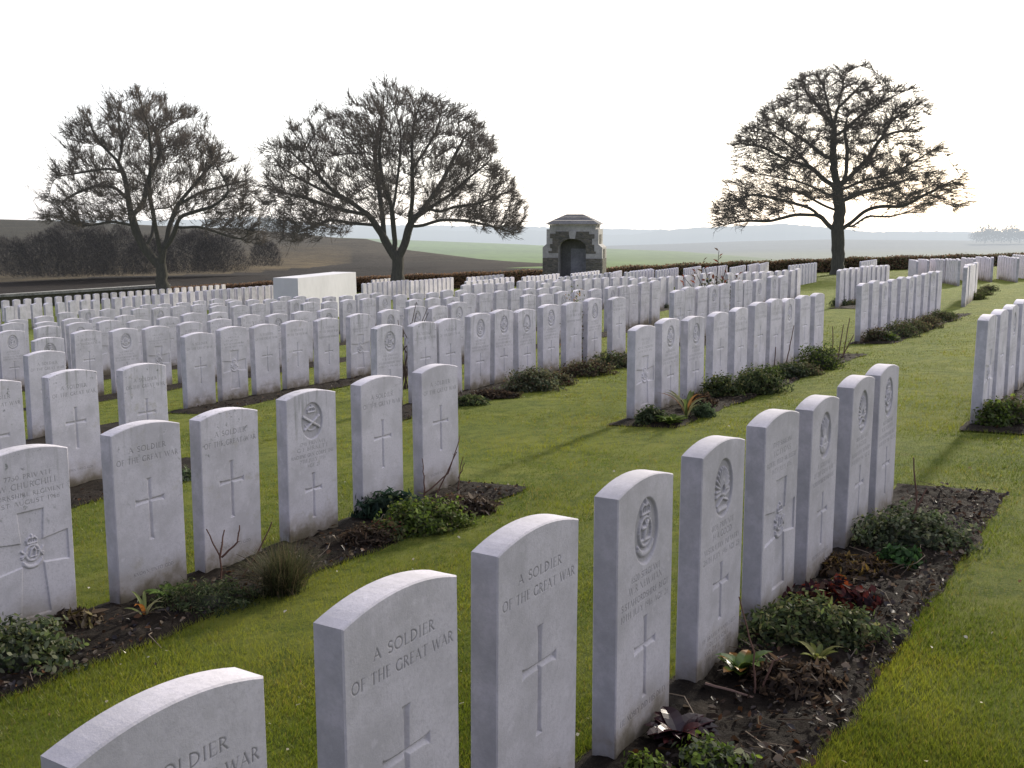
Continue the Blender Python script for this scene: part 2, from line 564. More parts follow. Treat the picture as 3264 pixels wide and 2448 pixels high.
def raise_strokes(gx, gz, h, strokes):
    for pts, w, hh in strokes:
        d = None
        for a, b in zip(pts[:-1], pts[1:]):
            q = seg_dist(gx, gz, a, b)
            d = q if d is None else np.minimum(d, q)
        np.maximum(h, hh * np.sqrt(np.clip(1 - (d / (w / 2)) ** 2, 0, 1)), out=h)


def cut_cross(gx, gz, dep, cx, z0, z1, half, w=.019):
    """latin cross with slightly flared ends, V-cut"""
    zc = z1 - (z1 - z0) * .36
    def bar(u, v, L0, L1):
        m = (u > L0) & (u < L1)
        end = np.minimum(np.abs(u - L0), np.abs(L1 - u))
        ww = w * (1 + .75 * np.exp(-end / .010))
        val = np.clip((ww / 2 - np.abs(v)) * 1.0, 0, .0085)
        val = np.minimum(val, np.maximum(end, 0) * 1.2)
        return np.where(m, val, 0)
    dep[:] = np.maximum(dep, bar(gz, gx - cx, z0, z1))
    dep[:] = np.maximum(dep, bar(gx, gz - zc, cx - half, cx + half))


def sstep(x, a, b):
    t = np.clip((x - a) / (b - a), 0, 1)
    return t * t * (3 - 2 * t)


def badge_relief(kind, x, z, s):
    """relief above the sunk ground, x,z relative to badge centre, s = half height"""
    h = np.zeros_like(x)
    q = lambda pts, w, hh: ([(p[0] * s, p[1] * s) for p in pts], w * s, hh)
    crown = [q([(-.26, .55), (-.30, .72), (-.16, .86), (0, .80), (.16, .86), (.30, .72), (.26, .55)], .10, .0045),
             q([(-.28, .55), (.28, .55)], .12, .005), q([(0, .8), (0, .98)], .12, .005),
             q([(-.12, .58), (-.14, .8)], .06, .004), q([(.12, .58), (.14, .8)], .06, .004), q([(0, .58), (0, .8)], .07, .004)]
    scroll = [q([(-.50, -.52), (-.25, -.70), (0, -.74), (.25, -.70), (.50, -.52)], .22, .0045),
              q([(-.54, -.42), (-.42, -.56)], .12, .005), q([(.54, -.42), (.42, -.56)], .12, .005)]
    if kind == 'sun':
        st = []
        for a in range(0, 181, 15):
            c, d = math.cos(R(a)), math.sin(R(a))
            st.append(q([(c * .22, -.1 + d * .25), (c * .60, -.1 + d * .82)], .13, .0045))
        st += [q(arc(0, -.05, .17, .19, 0, 360, 12), .10, .0055), q([(-.1, .1), (0, .28), (.1, .1)], .1, .006)]
        st += [q([(-.58, -.28), (-.2, -.2), (.2, -.32), (.58, -.2)], .16, .005), q([(-.5, -.62), (0, -.38), (.5, -.55)], .12, .005), q([(-.35, -.8), (.35, -.8)], .2, .005)]
        raise_strokes(x, z, h, st)
    elif kind == 'flame':
        st = [q(arc(0, -.38, .26, .26, 0, 360, 12), .36, .006), q([(0, -.3), (0, .25)], .3, .005)]
        for a in (-.42, -.22, 0, .22, .42):
            st.append(q([(a * .4, -.1), (a * .9, .35), (a * 1.1 + .05, .78 - abs(a) * .5)], .14, .005))
        st.append(q([(-.42, -.46), (.42, -.40)], .12, .007))
        raise_strokes(x, z, h, st + scroll)
    elif kind == 'guns':
        st = [q([(-.62, .28), (.62, -.42)], .17, .007), q([(.60, .22), (-.56, -.46)], .16, .006)]
        st += [q(arc(0, 0, .52, .55, 200, 340, 8), .1, .003)]
        raise_strokes(x, z, h, st + [([(p[0], p[1] * .9 + .02 * s) for p in c[0]], c[1], c[2]) for c in crown])
    elif kind == 'royal':
        st = [q(arc(0, .02, .40, .42, 0, 360, 16), .17, .0045), q([(-.18, -.12), (-.05, .22), (.1, .3), (.2, .1), (.1, -.2)], .13, .006),
              q([(-.2, -.2), (.22, -.18)], .1, .005), q([(-.62, .2), (-.42, .0), (-.60, -.2)], .12, .005), q([(.62, .2), (.42, .0), (.60, -.2)], .12, .005),
              q([(-.65, -.1), (-.3, .1)], .08, .005), q([(.65, -.1), (.3, .1)], .08, .005)]
        raise_strokes(x, z, h, st + crown + scroll)
    else:  # stag
        st = [q(arc(0, -.02, .44, .46, 0, 360, 16), .13, .0045), q([(-.1, -.25), (0, .1), (.12, .26)], .2, .006), q([(0, .1), (-.24, .12)], .14, .006),
              q([(.1, .2), (.26, .34), (.2, .48)], .07, .005), q([(.0, .2), (-.1, .4)], .07, .005), q([(-.3, -.28), (.3, -.3)], .12, .005)]
        raise_strokes(x, z, h, st + crown + scroll)
    return h


# ------------------------------------------------------------------ headstones
SW, SD, SH, RISE = .381, .078, .785, .030


def arch_pts(inset, n=14):
    """outline of the stone: right shoulder over the head to left shoulder"""
    w = SW / 2; rad = (w * w + RISE * RISE) / (2 * RISE)
    cz = SH + RISE - rad
    r = rad - inset
    x1 = w - inset
    a1 = math.asin(x1 / r)
    return [(w + r * math.sin(a1 - 2 * a1 * i / n), cz + r * math.cos(a1 - 2 * a1 * i / n)) for i in range(n + 1)]


def slab_shell(mb, ch=.0035, n=14, z0=-.16):
    rings = []
    for y, ins in ((0, ch), (ch, 0), (SD - ch, 0), (SD, ch)):
        a = arch_pts(ins, n)
        rings.append([(p[0], y, p[1]) for p in a] + [(ins, y, z0), (SW - ins, y, z0)])
    k = len(rings[0])
    vs = [p for r in rings for p in r]
    fs = []
    for r in range(3):
        for i in range(k):
            j = (i + 1) % k
            fs.append((r * k + i, r * k + j, (r + 1) * k + j, (r + 1) * k + i))
    fs.append(tuple(range(3 * k, 4 * k))[::-1] if False else tuple(range(3 * k, 4 * k)))
    mb.add(vs, [tuple(reversed(f)) for f in fs])


PZ = .742     # panels stay below the shoulder


def stone_meshes(name, panels, carve_fn, step):
    """panels: list of (part_name, x0, x1, z0, z1) stacked downwards; returns root mesh, [(part_name, mesh)]"""
    ch = .0035
    mb = MB(); slab_shell(mb)
    xl, xr = ch, SW - ch
    a = arch_pts(ch)
    # head of the face, above the panels
    zt = panels[0][4] if panels else .3
    head = [(p[0], 0, p[1]) for p in a] + [(xl, 0, zt), (xr, 0, zt)]
    mb.add(head, [tuple(reversed(range(len(head))))][::-1])
    mb.f[-1] = tuple(reversed(mb.f[-1]))
    def rect(x0, x1, z0, z1):
        if x1 - x0 < 1e-5 or z1 - z0 < 1e-5: return
        mb.add([(x0, 0, z0), (x1, 0, z0), (x1, 0, z1), (x0, 0, z1)], [(0, 1, 2, 3)])
    prev = zt
    for (pn, x0, x1, z0, z1) in panels:
        rect(xl, xr, z1, prev)
        rect(xl, x0, z0, z1); rect(x1, xr, z0, z1)
        prev = z0
    rect(xl, xr, -.16, prev)
    root = mb.mesh(name)
    at_ = root.attributes.new('carve', 'FLOAT', 'POINT')
    kids = []
    for (pn, x0, x1, z0, z1) in panels:
        stp = step
        if pn == 'inscription': stp = min(step, .0019 if z0 > .2 else .00135)
        nx = max(3, int(round((x1 - x0) / stp)) + 1); nz = max(3, int(round((z1 - z0) / stp)) + 1)
        gx, gz = np.meshgrid(np.linspace(x0, x1, nx), np.linspace(z0, z1, nz))
        dep, dirt_shade = carve_fn(gx, gz)
        dep[0, :] = dep[-1, :] = 0; dep[:, 0] = dep[:, -1] = 0
        v = np.stack([gx.ravel(), dep.ravel(), gz.ravel()], 1)
        i = np.arange(nx * nz).reshape(nz, nx)
        f = np.stack([i[:-1, :-1].ravel(), i[:-1, 1:].ravel(), i[1:, 1:].ravel(), i[1:, :-1].ravel()], 1)
        me = np_mesh(pn, v, f, smooth=True)
        c = me.attributes.new('carve', 'FLOAT', 'POINT')
        c.data.foreach_set('value', dirt_shade.ravel().astype(np.float32))
        kids.append((pn, me))
    root.materials.append(M['stone'])
    for _, m in kids: m.materials.append(M['stone'])
    return root, kids


def design(name, step, top=(), cross=None, foot=(), badge=None, broad=None):
    """top/foot: lists of (text, baseline z, size, width); badge: (kind, zc, half height, half width)"""
    cx = SW / 2
    strokes = []
    for (t, z, s, w) in list(top) + list(foot): strokes += text_strokes(t, cx, z, s, w)
    panels = []
    if badge: panels.append(('regimental_badge', cx - badge[3] - .006, cx + badge[3] + .006, badge[1] - badge[2] - .006, badge[1] + badge[2] + .006))
    if top: panels.append(('inscription', .008, SW - .008, top[-1][1] - .008, top[0][1] + top[0][2] + .008))
    if cross: panels.append(('carved_cross', cx - cross[2] - .012, cx + cross[2] + .012, cross[0] - .008, cross[1] + .008))
    if broad: panels.append(('carved_cross', .012, SW - .012, broad[0] - .008, broad[1] + .008))
    if foot: panels.append(('inscription', .008, SW - .008, foot[-1][1] - .008, foot[0][1] + foot[0][2] + .008))
    panels.sort(key=lambda p: -p[4])
    for i in range(1, len(panels)):
        a, b = panels[i - 1], panels[i]
        if b[4] > a[3] - .001:
            mid = (b[4] + a[3]) / 2
            panels[i - 1] = (*a[:3], mid + .0008, a[4]); panels[i] = (*b[:4], mid - .0008)

    def fn(gx, gz):
        dep = np.zeros_like(gx)
        cut_strokes(gx, gz, dep, strokes)
        dirt_shade = np.clip(dep / .0014, 0, 1)
        if cross: cut_cross(gx, gz, dep, cx, *cross)
        if broad:
            z0, z1 = broad
            zc = z1 - (z1 - z0) * .40
            a = .046
            fl = 1 + .5 * np.clip(np.abs(gz - zc) / ((z1 - z0) * .6), 0, 1)
            flx = 1 + .45 * np.clip(np.abs(gx - cx) / .17, 0, 1)
            d1 = np.maximum(np.abs(gx - cx) - a * fl, np.maximum(z0 - gz, gz - z1))
            d2 = np.maximum(np.abs(gz - zc) - a * flx, np.abs(gx - cx) - .168)
            d = np.minimum(d1, d2)
            dep = np.maximum(dep, .0065 * sstep(-d, 0, .004))
            s = .078
            h = badge_relief('royal', gx - cx, gz - zc, s)
            dep = np.where(h > 0, np.minimum(dep, .008) - h * 1.5, dep)
        if badge:
            k, zc, hh, hw = badge
            x, z = gx - cx, gz - zc
            rr = np.sqrt((x / hw) ** 2 + (z / hh) ** 2)
            rec = .0082 * sstep(1.0 - rr, .0, .09)
            h = badge_relief(k, x, z, hh * .92) * sstep(1.04 - rr, 0, .06)
            inside = rr < 1.0
            dep = np.where(inside, np.maximum(rec - h * 1.5, -.0008), dep)
            dirt_shade = np.where(inside, np.clip(rec - h * 1.7, 0, .008) / .020, dirt_shade)
        return dep, np.clip(dirt_shade, 0, 1)
    return stone_meshes(name, panels, fn, step)


SOLDIER = [('A SOLDIER', .690, .0245, .205), ('OF THE GREAT WAR', .642, .0245, .340)]
KNOWN = [('KNOWN UNTO GOD', .118, .0155, .225)]
CROSS_U = (.270, .560, .081)
CROSS_N = (.135, .390, .075)


def named(lines, z0=.514, pitch=.0325, size=.0185):
    return [(t, z0 - i * pitch - (.004 if i > 1 else 0), size if j != 'big' else size * 1.18, w) for i, (t, w, j) in enumerate(lines)]


N4 = named([('8520 SERGEANT', .20, ''), ('W.R.NEWMAN', .23, 'big'), ('S.STAFFORDSHIRE REGT', .325, ''), ('10TH JULY 1916 AGE 26', .33, '')])
N5 = named([('4108 PRIVATE', .20, ''), ('H.A.GOOD', .17, 'big'), ('AUSTRALIAN INFANTRY', .32, ''), ('28TH JULY 1916 AGE 23', .32, '')])
BDG = (.650, .103, .083)
DESIGNS = {
    'A1': design('headstone', .0016, SOLDIER, CROSS_U, KNOWN),
    'A4': design('headstone', .0021, N4, CROSS_N, [('HE NOBLY DID HIS DUTY', .098, .0175, .32)], ('stag', *BDG)),
    'A5': design('headstone', .0021, N5, (.185, .390, .070), [('HE BRAVELY ANSWERED', .135, .0145, .30), ("DUTY'S CALL", .110, .0145, .17), ('AND GAVE HIS BEST', .085, .0145, .26), ('HIS LIFE, HIS ALL', .060, .0145, .22)], ('sun', *BDG)),
    'A6': design('headstone', .0023, [('17497 SERJEANT', .690, .0175, .22), ('J.C.LYONS', .655, .021, .19), ('ROYAL FIELD ARTILLERY', .620, .0175, .33), ('18TH JULY 1916', .588, .0175, .22)], None, (), None, (.12, .555)),
    'A7': design('headstone', .0025, named([('A SERJEANT', .18, ''), ('OF THE GREAT WAR', .27, ''), ('NORTHUMBERLAND FUS.', .30, '')]), (.165, .400, .072), KNOWN, ('flame', *BDG)),
    'A8': design('headstone', .0025, N5, CROSS_N, [('UNTIL THE DAY BREAK', .085, .0155, .28)], ('sun', *BDG)),
    'A9': design('headstone', .0028, N4, CROSS_N, (), ('royal', *BDG)),
    'B1': design('headstone', .0022, [('7750 PRIVATE', .690, .0185, .215), ('W CHURCHILL', .652, .0230, .265), ('YORKSHIRE REGIMENT', .615, .0175, .325), ('1ST AUGUST 1916', .582, .0175, .275)], None, (), None, (.10, .553)),
    'B2': design('headstone', .0023, SOLDIER, CROSS_U, KNOWN),
    'B4': design('headstone', .0025, named([('1791 PRIVATE', .20, ''), ('G.F.BIRKETT', .24, 'big'), ('MACHINE GUN CORPS (INF)', .335, ''), ('7TH JULY 1916', .20, ''), ('AGE 21', .10, '')], .522, .030, .0175), (.115, .365, .066), (), ('guns', *BDG)),
    'M1': design('headstone', .0042, SOLDIER, CROSS_U, KNOWN),
    'M2': design('headstone', .0042, SOLDIER + [('LEICESTERSHIRE REGIMENT', .578, .020, .335)], (.245, .50, .075), KNOWN),
    'M3': design('headstone', .0042, N4, CROSS_N, [('UNTIL THE DAY BREAK', .085, .0155, .28)], ('royal', *BDG)),
    'M4': design('headstone', .0042, N5, CROSS_N, (), ('stag', *BDG)),
    'M5': design('headstone', .0045, [('PRIVATE', .690, .0185, .16), ('J.LEE', .655, .021, .12), ('ROYAL ENGINEERS', .620, .0175, .29), ('14TH JULY 1916', .588, .0175, .26)], None, [('AT REST', .075, .0165, .12)], None, (.13, .555)),
    'M6': design('headstone', .0042, N5, CROSS_N, [('KNOWN UNTO GOD', .085, .0155, .225)], ('sun', *BDG)),
}
# distant stone: cross and lettering too fine to see from anywhere near here
DESIGNS['D1'] = design('headstone', .02, (), None, ())

STONES = []    # (X, Y, phi, design, label, group, yaw/tilt)


def add_stone(X, Y, phi, des, label, group):
    STONES.append(dict(X=X, Y=Y, phi=phi, des=des, label=label, group=group))


ORD = ['first', 'second', 'third', 'fourth', 'fifth', 'sixth', 'seventh', 'eighth', 'ninth', 'tenth', 'eleventh', 'twelfth', 'thirteenth', 'fourteenth', 'fifteenth',
       'sixteenth', 'seventeenth', 'eighteenth', 'nineteenth', 'twentieth', 'twenty-first', 'twenty-second', 'twenty-third', 'twenty-fourth', 'twenty-fifth', 'twenty-sixth', 'twenty-seventh', 'twenty-eighth', 'twenty-ninth', 'thirtieth', 'thirty-first', 'thirty-second', 'thirty-third', 'thirty-fourth']
TL = [1.325, 4.0, 6.45, 8.9, 11.3, 13.7, 16.1, 18.5, 20.9]
BLOCKS = []    # (t, s0, s1, detail level) for the planted beds


def row(line, ss, des, labels, group, phi=PH):
    t = TL[line]
    for s, d, l in zip(ss, des, labels):
        X, Y = st2xy(s, t)
        add_stone(X, Y, phi, d, l, group)


def fs(pts, t): return [on_line(x, y, t) for x, y in pts]


# row A, nearest
sA = fs([(233, 2378), (1096, 1981), (1581, 1750), (1974, 1578), (2239, 1453), (2445, 1364), (2592, 1305), (2718, 1246), (2811, 1195)], TL[0])
row(0, sA, ['A1', 'A1', 'A1', 'A4', 'A5', 'A6', 'A7', 'A8', 'A9'], [
    'nearest white headstone, only its rounded head showing at the lower left corner',
    'white headstone lettered A SOLDIER OF THE GREAT WAR, cross cut off at bottom',
    'white headstone lettered A SOLDIER OF THE GREAT WAR beside the crowned-stag stone',
    'white headstone with crowned stag badge, a sergeant\'s inscription, purple-leaved plant at its foot',
    'white headstone with rising-sun badge and four-line epitaph, green rosette plant at its foot',
    'white headstone with a badge inside a broad sunk cross, in the nearest row',
    'white headstone with flaming grenade badge behind the red-leaved shrub',
    'white headstone with small rising-sun badge, second from far end of the nearest row',
    'last white headstone at the far end of the nearest row, crowned badge'], 'headstones in the nearest row')
BLOCKS.append((TL[0], sA[0] - .8, 6.42, 0))
# row G, right edge
sG = [8.02, 8.62, 9.20, 9.78, 10.4, 11.0]
sG = [on_line(3147, 1037, TL[0]) + .61 * i for i in range(5)]
row(0, sG, ['M5', 'M1', 'M6', 'M2', 'M3'], ['white headstone at the near end of the row cut by the right edge'] +
    ['white headstone, %s from the near end of the row cut by the right edge' % ORD[i] for i in range(1, 5)], 'headstones in the row at the right edge')
BLOCKS.append((TL[0], sG[0] - .25, sG[0] + 6, 1))
# row B
sB = fs([(354, 1394), (634, 1350), (910, 1291), (1150, 1239), (1345, 1198)], TL[1])
row(1, [sB[0] - .60, *sB], ['B1', 'B2', 'B2', 'B4', 'B2', 'B2'], [
    'white headstone with a badge on a broad sunk cross, cut by the left edge',
    'white headstone lettered A SOLDIER OF THE GREAT WAR above a pale green leafy plant',
    'white headstone lettered A SOLDIER OF THE GREAT WAR behind bare rose stems and grassy tuft',
    'white headstone with crossed machine guns badge, right of the grassy tuft',
    'white headstone of an unknown soldier behind the bright green bush',
    'last white headstone of the left row, bare rose stems crossing its foot'], 'headstones in the left-hand row')
BLOCKS.append((TL[1], sB[0] - 3.0, 5.68, 0))
# row C
sC = fs([(2027, 1049), (2114, 1033), (2196, 1019), (2277, 1000), (2346, 986), (2407, 973), (2459, 964), (2504, 956), (2555, 948), (2601, 940)], TL[1])
row(1, sC, ['M5', 'M3', 'M4', 'M1', 'M2', 'M1', 'M2', 'M3', 'M1', 'M2'],
    ['white headstone at the near end of the right-of-centre row, broad sunk cross'] + ['white headstone, %s from the near end of the row with dark shrubs right of centre' % ORD[i] for i in range(1, 10)],
    'headstones in the row right of centre')
BLOCKS.append((TL[1], sC[0] - .28, sC[-1] + .55, 1))
sD = [15.22 + .551 * i for i in range(10)]
row(1, sD, ['M2', 'M1', 'M3', 'M1', 'M2', 'M4', 'M1', 'M2', 'M3', 'M1'], ['white headstone at the near end of the heather-fronted row on the right'] +
    ['white headstone, %s from the near end of the heather-fronted row on the right' % ORD[i] for i in range(1, 10)], 'headstones in the heather-fronted row')
BLOCKS.append((TL[1], sD[0] - .2, sD[-1] + .6, 1))
# row E: plot turned a little, faces catch the sun
eX, eY = st2xy(22.9, TL[1])
for i in range(9):
    add_stone(eX + .56 * i * math.sin(R(25.6)), eY + .56 * i * math.cos(R(25.6)), R(25.6), 'M1' if i < 3 else 'D1',
              'sunlit headstone, %s from the near end of the end-on row far right' % ORD[i], 'headstones in the sunlit end-on row')
# line 3
s3a = fs([(156, 1222), (392, 1185)], TL[2])
row(2, [s3a[0] - .57, *s3a], ['M1', 'M1', 'M1'], ['stained white headstone third from the end behind the left row, cut by the left edge',
    'stained white headstone directly behind the broad-cross stone at the left', 'spotted white headstone at the end of the third row, left part'], 'headstones in the third row')
BLOCKS.append((TL[2], s3a[0] - 4, s3a[1] + .6, 1))
s3b = fs([(1198, 1051), (1318, 1033), (1402, 1025), (1497, 1010), (1576, 1000), (1654, 990), (1732, 980), (1806, 970), (1874, 962), (1954, 951)], TL[2])
row(2, s3b, ['M3', 'M1', 'M1', 'M4', 'M3', 'M6', 'M3', 'M2', 'M4', 'M1'], ['white headstone, %s from the left in the third-row block with mossy mound, centre' % ORD[i] for i in range(10)], 'headstones in the third row')
BLOCKS.append((TL[2], s3b[0] - .25, s3b[-1] + .7, 1))
s3c = fs([(2149, 923), (2185, 919), (2224, 913), (2263, 909), (2299, 905), (2344, 901), (2372, 895), (2412, 891), (2459, 885), (2488, 883)], TL[2])
row(2, s3c, ['M5', 'M1', 'M2', 'M3', 'M2', 'M1', 'M2', 'M4', 'M6', 'M1'], ['pale headstone, %s from the left in the third-row block before the red-leaved bush' % ORD[i] for i in range(10)], 'headstones in the third row')
BLOCKS.append((TL[2], s3c[0] - .25, s3c[-1] + .6, 1))
s3d = [22.75 + .43 * i for i in range(10)]
row(2, s3d, ['D1'] * 10, ['pale headstone, %s from the near end of the row right of the tall tree trunk' % ORD[i] for i in range(10)], 'headstones in the third row', R(29))
BLOCKS.append((TL[2], s3d[0] - .5, s3d[-1] + .5, 2))
# line 4
s4b = fs([(589, 1071), (701, 1057), (811, 1045), (909, 1033), (1011, 1021), (1115, 1006), (1215, 996), (1300, 986), (1379, 976), (1438, 968)], TL[3])
row(3, s4b, ['M1', 'M5', 'M1', 'M1', 'M2', 'M5', 'M4', 'M3', 'M2', 'M6'],
    ['white headstone with black stains at its head, fourth row back'] + ['white headstone, %s from the left in the fourth-row block left of centre' % ORD[i] for i in range(1, 10)], 'headstones in the fourth row')
BLOCKS.append((TL[3], s4b[0] - .25, s4b[-1] + .6, 1))
s4c = fs([(1669, 947), (1726, 937), (1779, 931), (1833, 927), (1884, 923), (1939, 919), (1974, 913), (2008, 909), (2043, 905), (2079, 903)], TL[3])
row(3, s4c, ['M2', 'M1', 'M3', 'M1', 'M2', 'M3', 'M2', 'M1', 'M2', 'M1'], ['pale headstone, %s from the left in the fourth-row block right of centre' % ORD[i] for i in range(10)], 'headstones in the fourth row')
BLOCKS.append((TL[3], s4c[0] - .25, s4c[-1] + .6, 2))
BLK = {'left': (1.0, 10), 'middle': (7.42, 10), 'right': (14.38, 10), 'far': (22.75, 10)}
NTH = ['first', 'second', 'third', 'fourth', 'fifth', 'sixth', 'seventh', 'eighth', 'ninth']
for line in range(3, 9):
    for bn, (s0, n) in BLK.items():
        if line == 3 and bn in ('middle', 'right'): continue
        if line >= 7 and bn == 'far': continue
        if line == 8 and bn == 'left': continue
        for i in range(n):
            s = s0 + .53 * i + random.uniform(-.03, .03)
            X, Y = st2xy(s, TL[line])
            px, py = proj(X, Y, float(ground(X, Y)) + .7)
            if px < -60: continue
            add_stone(X, Y, PH if bn != 'far' else R(29), ['M1', 'M2', 'M1', 'M3', 'M4', 'M1', 'M5'][(i * 3 + line) % 7] if Y < 24 else 'D1',
                      'small pale headstone, %s in the %s block of the %s row back' % (ORD[i], bn, NTH[line]), 'headstones in the %s row' % NTH[line])
        BLOCKS.append((TL[line], s0 - .25, s0 + .53 * 9 + .9, 2))

# plots beyond the stone altar, turned towards the sun
PW = R(13.5); PR = R(16.8)


def far_row(x0, y0, x1, n, label, phi=None, des='D1', gap=.57):
    X0, Y0 = hit(x0, y0, .785)
    if phi is None:
        best = None
        for ph in np.linspace(R(9), R(28), 60):
            L = (n - 1) * gap + .38
            X, Y = X0 + L * math.sin(ph), Y0 + L * math.cos(ph)
            e = abs(proj(X, Y, float(ground(X, Y)) + .76)[0] - x1)
            if best is None or e < best[0]: best = (e, ph)
        phi = best[1]
    for i in range(n):
        X, Y = X0 + i * gap * math.sin(phi), Y0 + i * gap * math.cos(phi)
        if Y > 57.5: break
        add_stone(X, Y, phi, des, (label % ORD[i]) if '%s' in label else label, 'headstones of the distant plots')
    return phi


for nm, (xa, ya), n0 in (('front', (462, 944.8), 22), ('middle', (600, 932), 26), ('rear', (462, 927), 24)):
    X0, Y0 = hit(xa, ya, .785)
    for i in range(-n0, 30):
        X, Y = X0 + i * .605 * math.sin(PR), Y0 + i * .605 * math.cos(PR)
        px, py = proj(X, Y, float(ground(X, Y)) + .7)
        if px < -25 or px > 885 or Y > 57.5 or Y < 18: continue
        add_stone(X, Y, PW, 'D1', 'sunlit headstone, counted along the %s row left of the stone altar' % nm, 'sunlit headstones left of the stone altar, %s row' % nm)
far_row(1157, 906, 1305, 10, 'sunlit headstone, %s in the near row just right of the stone altar')
far_row(1187, 894, 1305, 10, 'sunlit headstone, %s in the rear row just right of the stone altar')
far_row(1309, 897, 1446, 10, 'sunlit headstone, %s in the row ending below the middle tree')
YROWS = [(1492, 886, 1607), (1486, 898, 1639), (1668, 885, 1783), (1824, 874, 1911), (1785, 885, 1942), (1945, 872, 1982), (1994, 870, 2085), (2012, 867, 2080), (2095, 863.5, 2164),
         (2184, 858, 2235), (2245, 856, 2320), (2332, 855, 2378), (2388, 847, 2420), (2424, 844, 2450), (2519, 848.5, 2604), (2746, 836, 2795)]
for i, (x0, y0, x1) in enumerate(YROWS): far_row(x0, y0, x1, 9, 'tiny pale headstone in the distant blocks before the hedge')
RROWS = [(2928, 832, 2903), (2964, 830, 2931), (3015, 829, 2972), (3064, 829.5, 3019), (3110, 825, 3070), (3168, 823, 3117), (3250, 822, 3187), (3295, 818, 3235)]
for (x0, y0, x1) in RROWS: far_row(x0, y0, x1, 8, 'grey shaded headstone in the far right blocks before the hedge')

# ------------------------------------------------------------------ place the stones
STONES.sort(key=lambda d: math.hypot(d['X'], d['Y']))
far_mb = []
cnt = 0
labels_seen = {}
for d in STONES:
    X, Y = d['X'], d['Y']
    Z = float(ground(X, Y))
    px, py = proj(X, Y, Z + .75)
    px2, _ = proj(X + .38 * math.sin(d['phi']), Y + .38 * math.cos(d['phi']), Z + .75)
    rz = math.pi / 2 - d['phi']
    near = Y < 7.5
    j = (lambda a: random.uniform(-a, a))
    rot = (j(.008), j(.007), rz + j(.012)) if near else (j(.013), j(.012), rz + j(.02))
    if X == 0 and Y == 0: continue
    vis = px2 > -10 and px < 3290
    if cnt < 298 and vis:
        root_me, kids = DESIGNS[d['des']]
        o = bpy.data.objects.new('headstone', root_me); COL.objects.link(o)
        o.location = (X, Y, Z - .004 + j(.012 if near else .022)); o.rotation_euler = rot
        colr = (random.random(), random.random(), random.random(), 1)
        if 'stained' in d['label'] or 'spotted' in d['label']: colr = (random.uniform(.85, 1), random.uniform(.85, 1), random.uniform(.8, 1), 1)
        elif d['Y'] < 7 and d['X'] > -.8: colr = (random.uniform(.0, .25), random.uniform(.0, .2), random.uniform(.0, .45), 1)
        if d['group'] == 'headstones in the nearest row': colr = (*colr[:3], .74)  # nearest row's colour dimmed to stand in for its shade
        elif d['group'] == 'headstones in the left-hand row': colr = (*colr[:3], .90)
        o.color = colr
        tag(o, d['label'], 'headstone', d['group'])
        for pn, me in kids:
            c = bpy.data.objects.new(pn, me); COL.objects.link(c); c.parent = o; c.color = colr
        cnt += 1
    else:
        far_mb.append((X, Y, Z, rz))
lab = {}
for o in COL.objects:
    if o.name.startswith('headstone') and 'counted along' in o.get('label', ''):
        lab.setdefault(o['label'], []).append(o)
for k, os_ in lab.items():
    os_.sort(key=lambda o: proj(o.location.x, o.location.y, o.location.z)[0])
    for i, o in enumerate(os_):
        nm = k.split('along the ')[1]
        o['label'] = 'sunlit headstone, %s from left in the %s' % (ORD[min(i, 33)], nm)
mb = MB()
for (X, Y, Z, rz) in far_mb:
    m = MB()
    a = arch_pts(0, 6)
    poly = [(p[0], p[1]) for p in a] + [(0, -.15), (SW, -.15)]
    m.prism(poly, 0, SD)
    c, s = math.cos(rz), math.sin(rz)
    mb.add([(X + v[0] * c - v[1] * s, Y + v[0] * s + v[1] * c, Z + v[2]) for v in m.v], m.f)
o = mb.build('distant_headstones', M['stone_far'])
tag(o, 'rows of tiny pale headstones in the most distant plots before the hedge', 'headstones', None, 'stuff')

# ------------------------------------------------------------------ lawn


def land_grid(xs, ys):
    gx, gy = np.meshgrid(xs, ys)
    gz = ground(gx, gy)
    return gx, gy, gz


def grid_faces(ny, nx):
    i = np.arange(nx * ny).reshape(ny, nx)
    return np.stack([i[:-1, :-1].ravel(), i[:-1, 1:].ravel(), i[1:, 1:].ravel(), i[1:, :-1].ravel()], 1)


xs = np.concatenate([np.linspace(-60, -14, 30), np.linspace(-13.5, 13.5, 136), np.linspace(14, 60, 30)])
ys = np.concatenate([np.linspace(-25, 0, 12), np.linspace(.2, 20, 100), np.linspace(20.5, 66, 70)])
gx, gy, gz = land_grid(xs, ys)
gz = gz + .008 * np.sin(gx * 3.1 + gy * 1.7) * np.sin(gy * 2.3 - gx)
o = link('lawn', np_mesh('lawn', np.stack([gx.ravel(), gy.ravel(), gz.ravel()], 1), grid_faces(len(ys), len(xs)), smooth=True), M['lawn'])
tag(o, kind='structure')

BW0, BW1 = -.50, .115      # bed from in front of the stones to just behind them


def edge_wob(s, seed):
    return .014 * np.sin(s * 3.3 + seed) + .012 * np.sin(s * 9.1 + seed * 2.3) + .009 * np.sin(s * 23 + seed * 5)


def in_bed(X, Y, m=0.0):
    s, t = xy2st(X, Y)
    r = np.zeros(np.shape(s), bool)
    for k, (t0, s0, s1, lv) in enumerate(BLOCKS):
        r |= (t > t0 + BW0 + edge_wob(s, k) - m) & (t < t0 + BW1 + edge_wob(s, k + 40) * .6 + m) & (s > s0 - m + .3 * edge_wob(t * 2, k)) & (s < s1 + m + .3 * edge_wob(t * 2, k + 9))
    return r


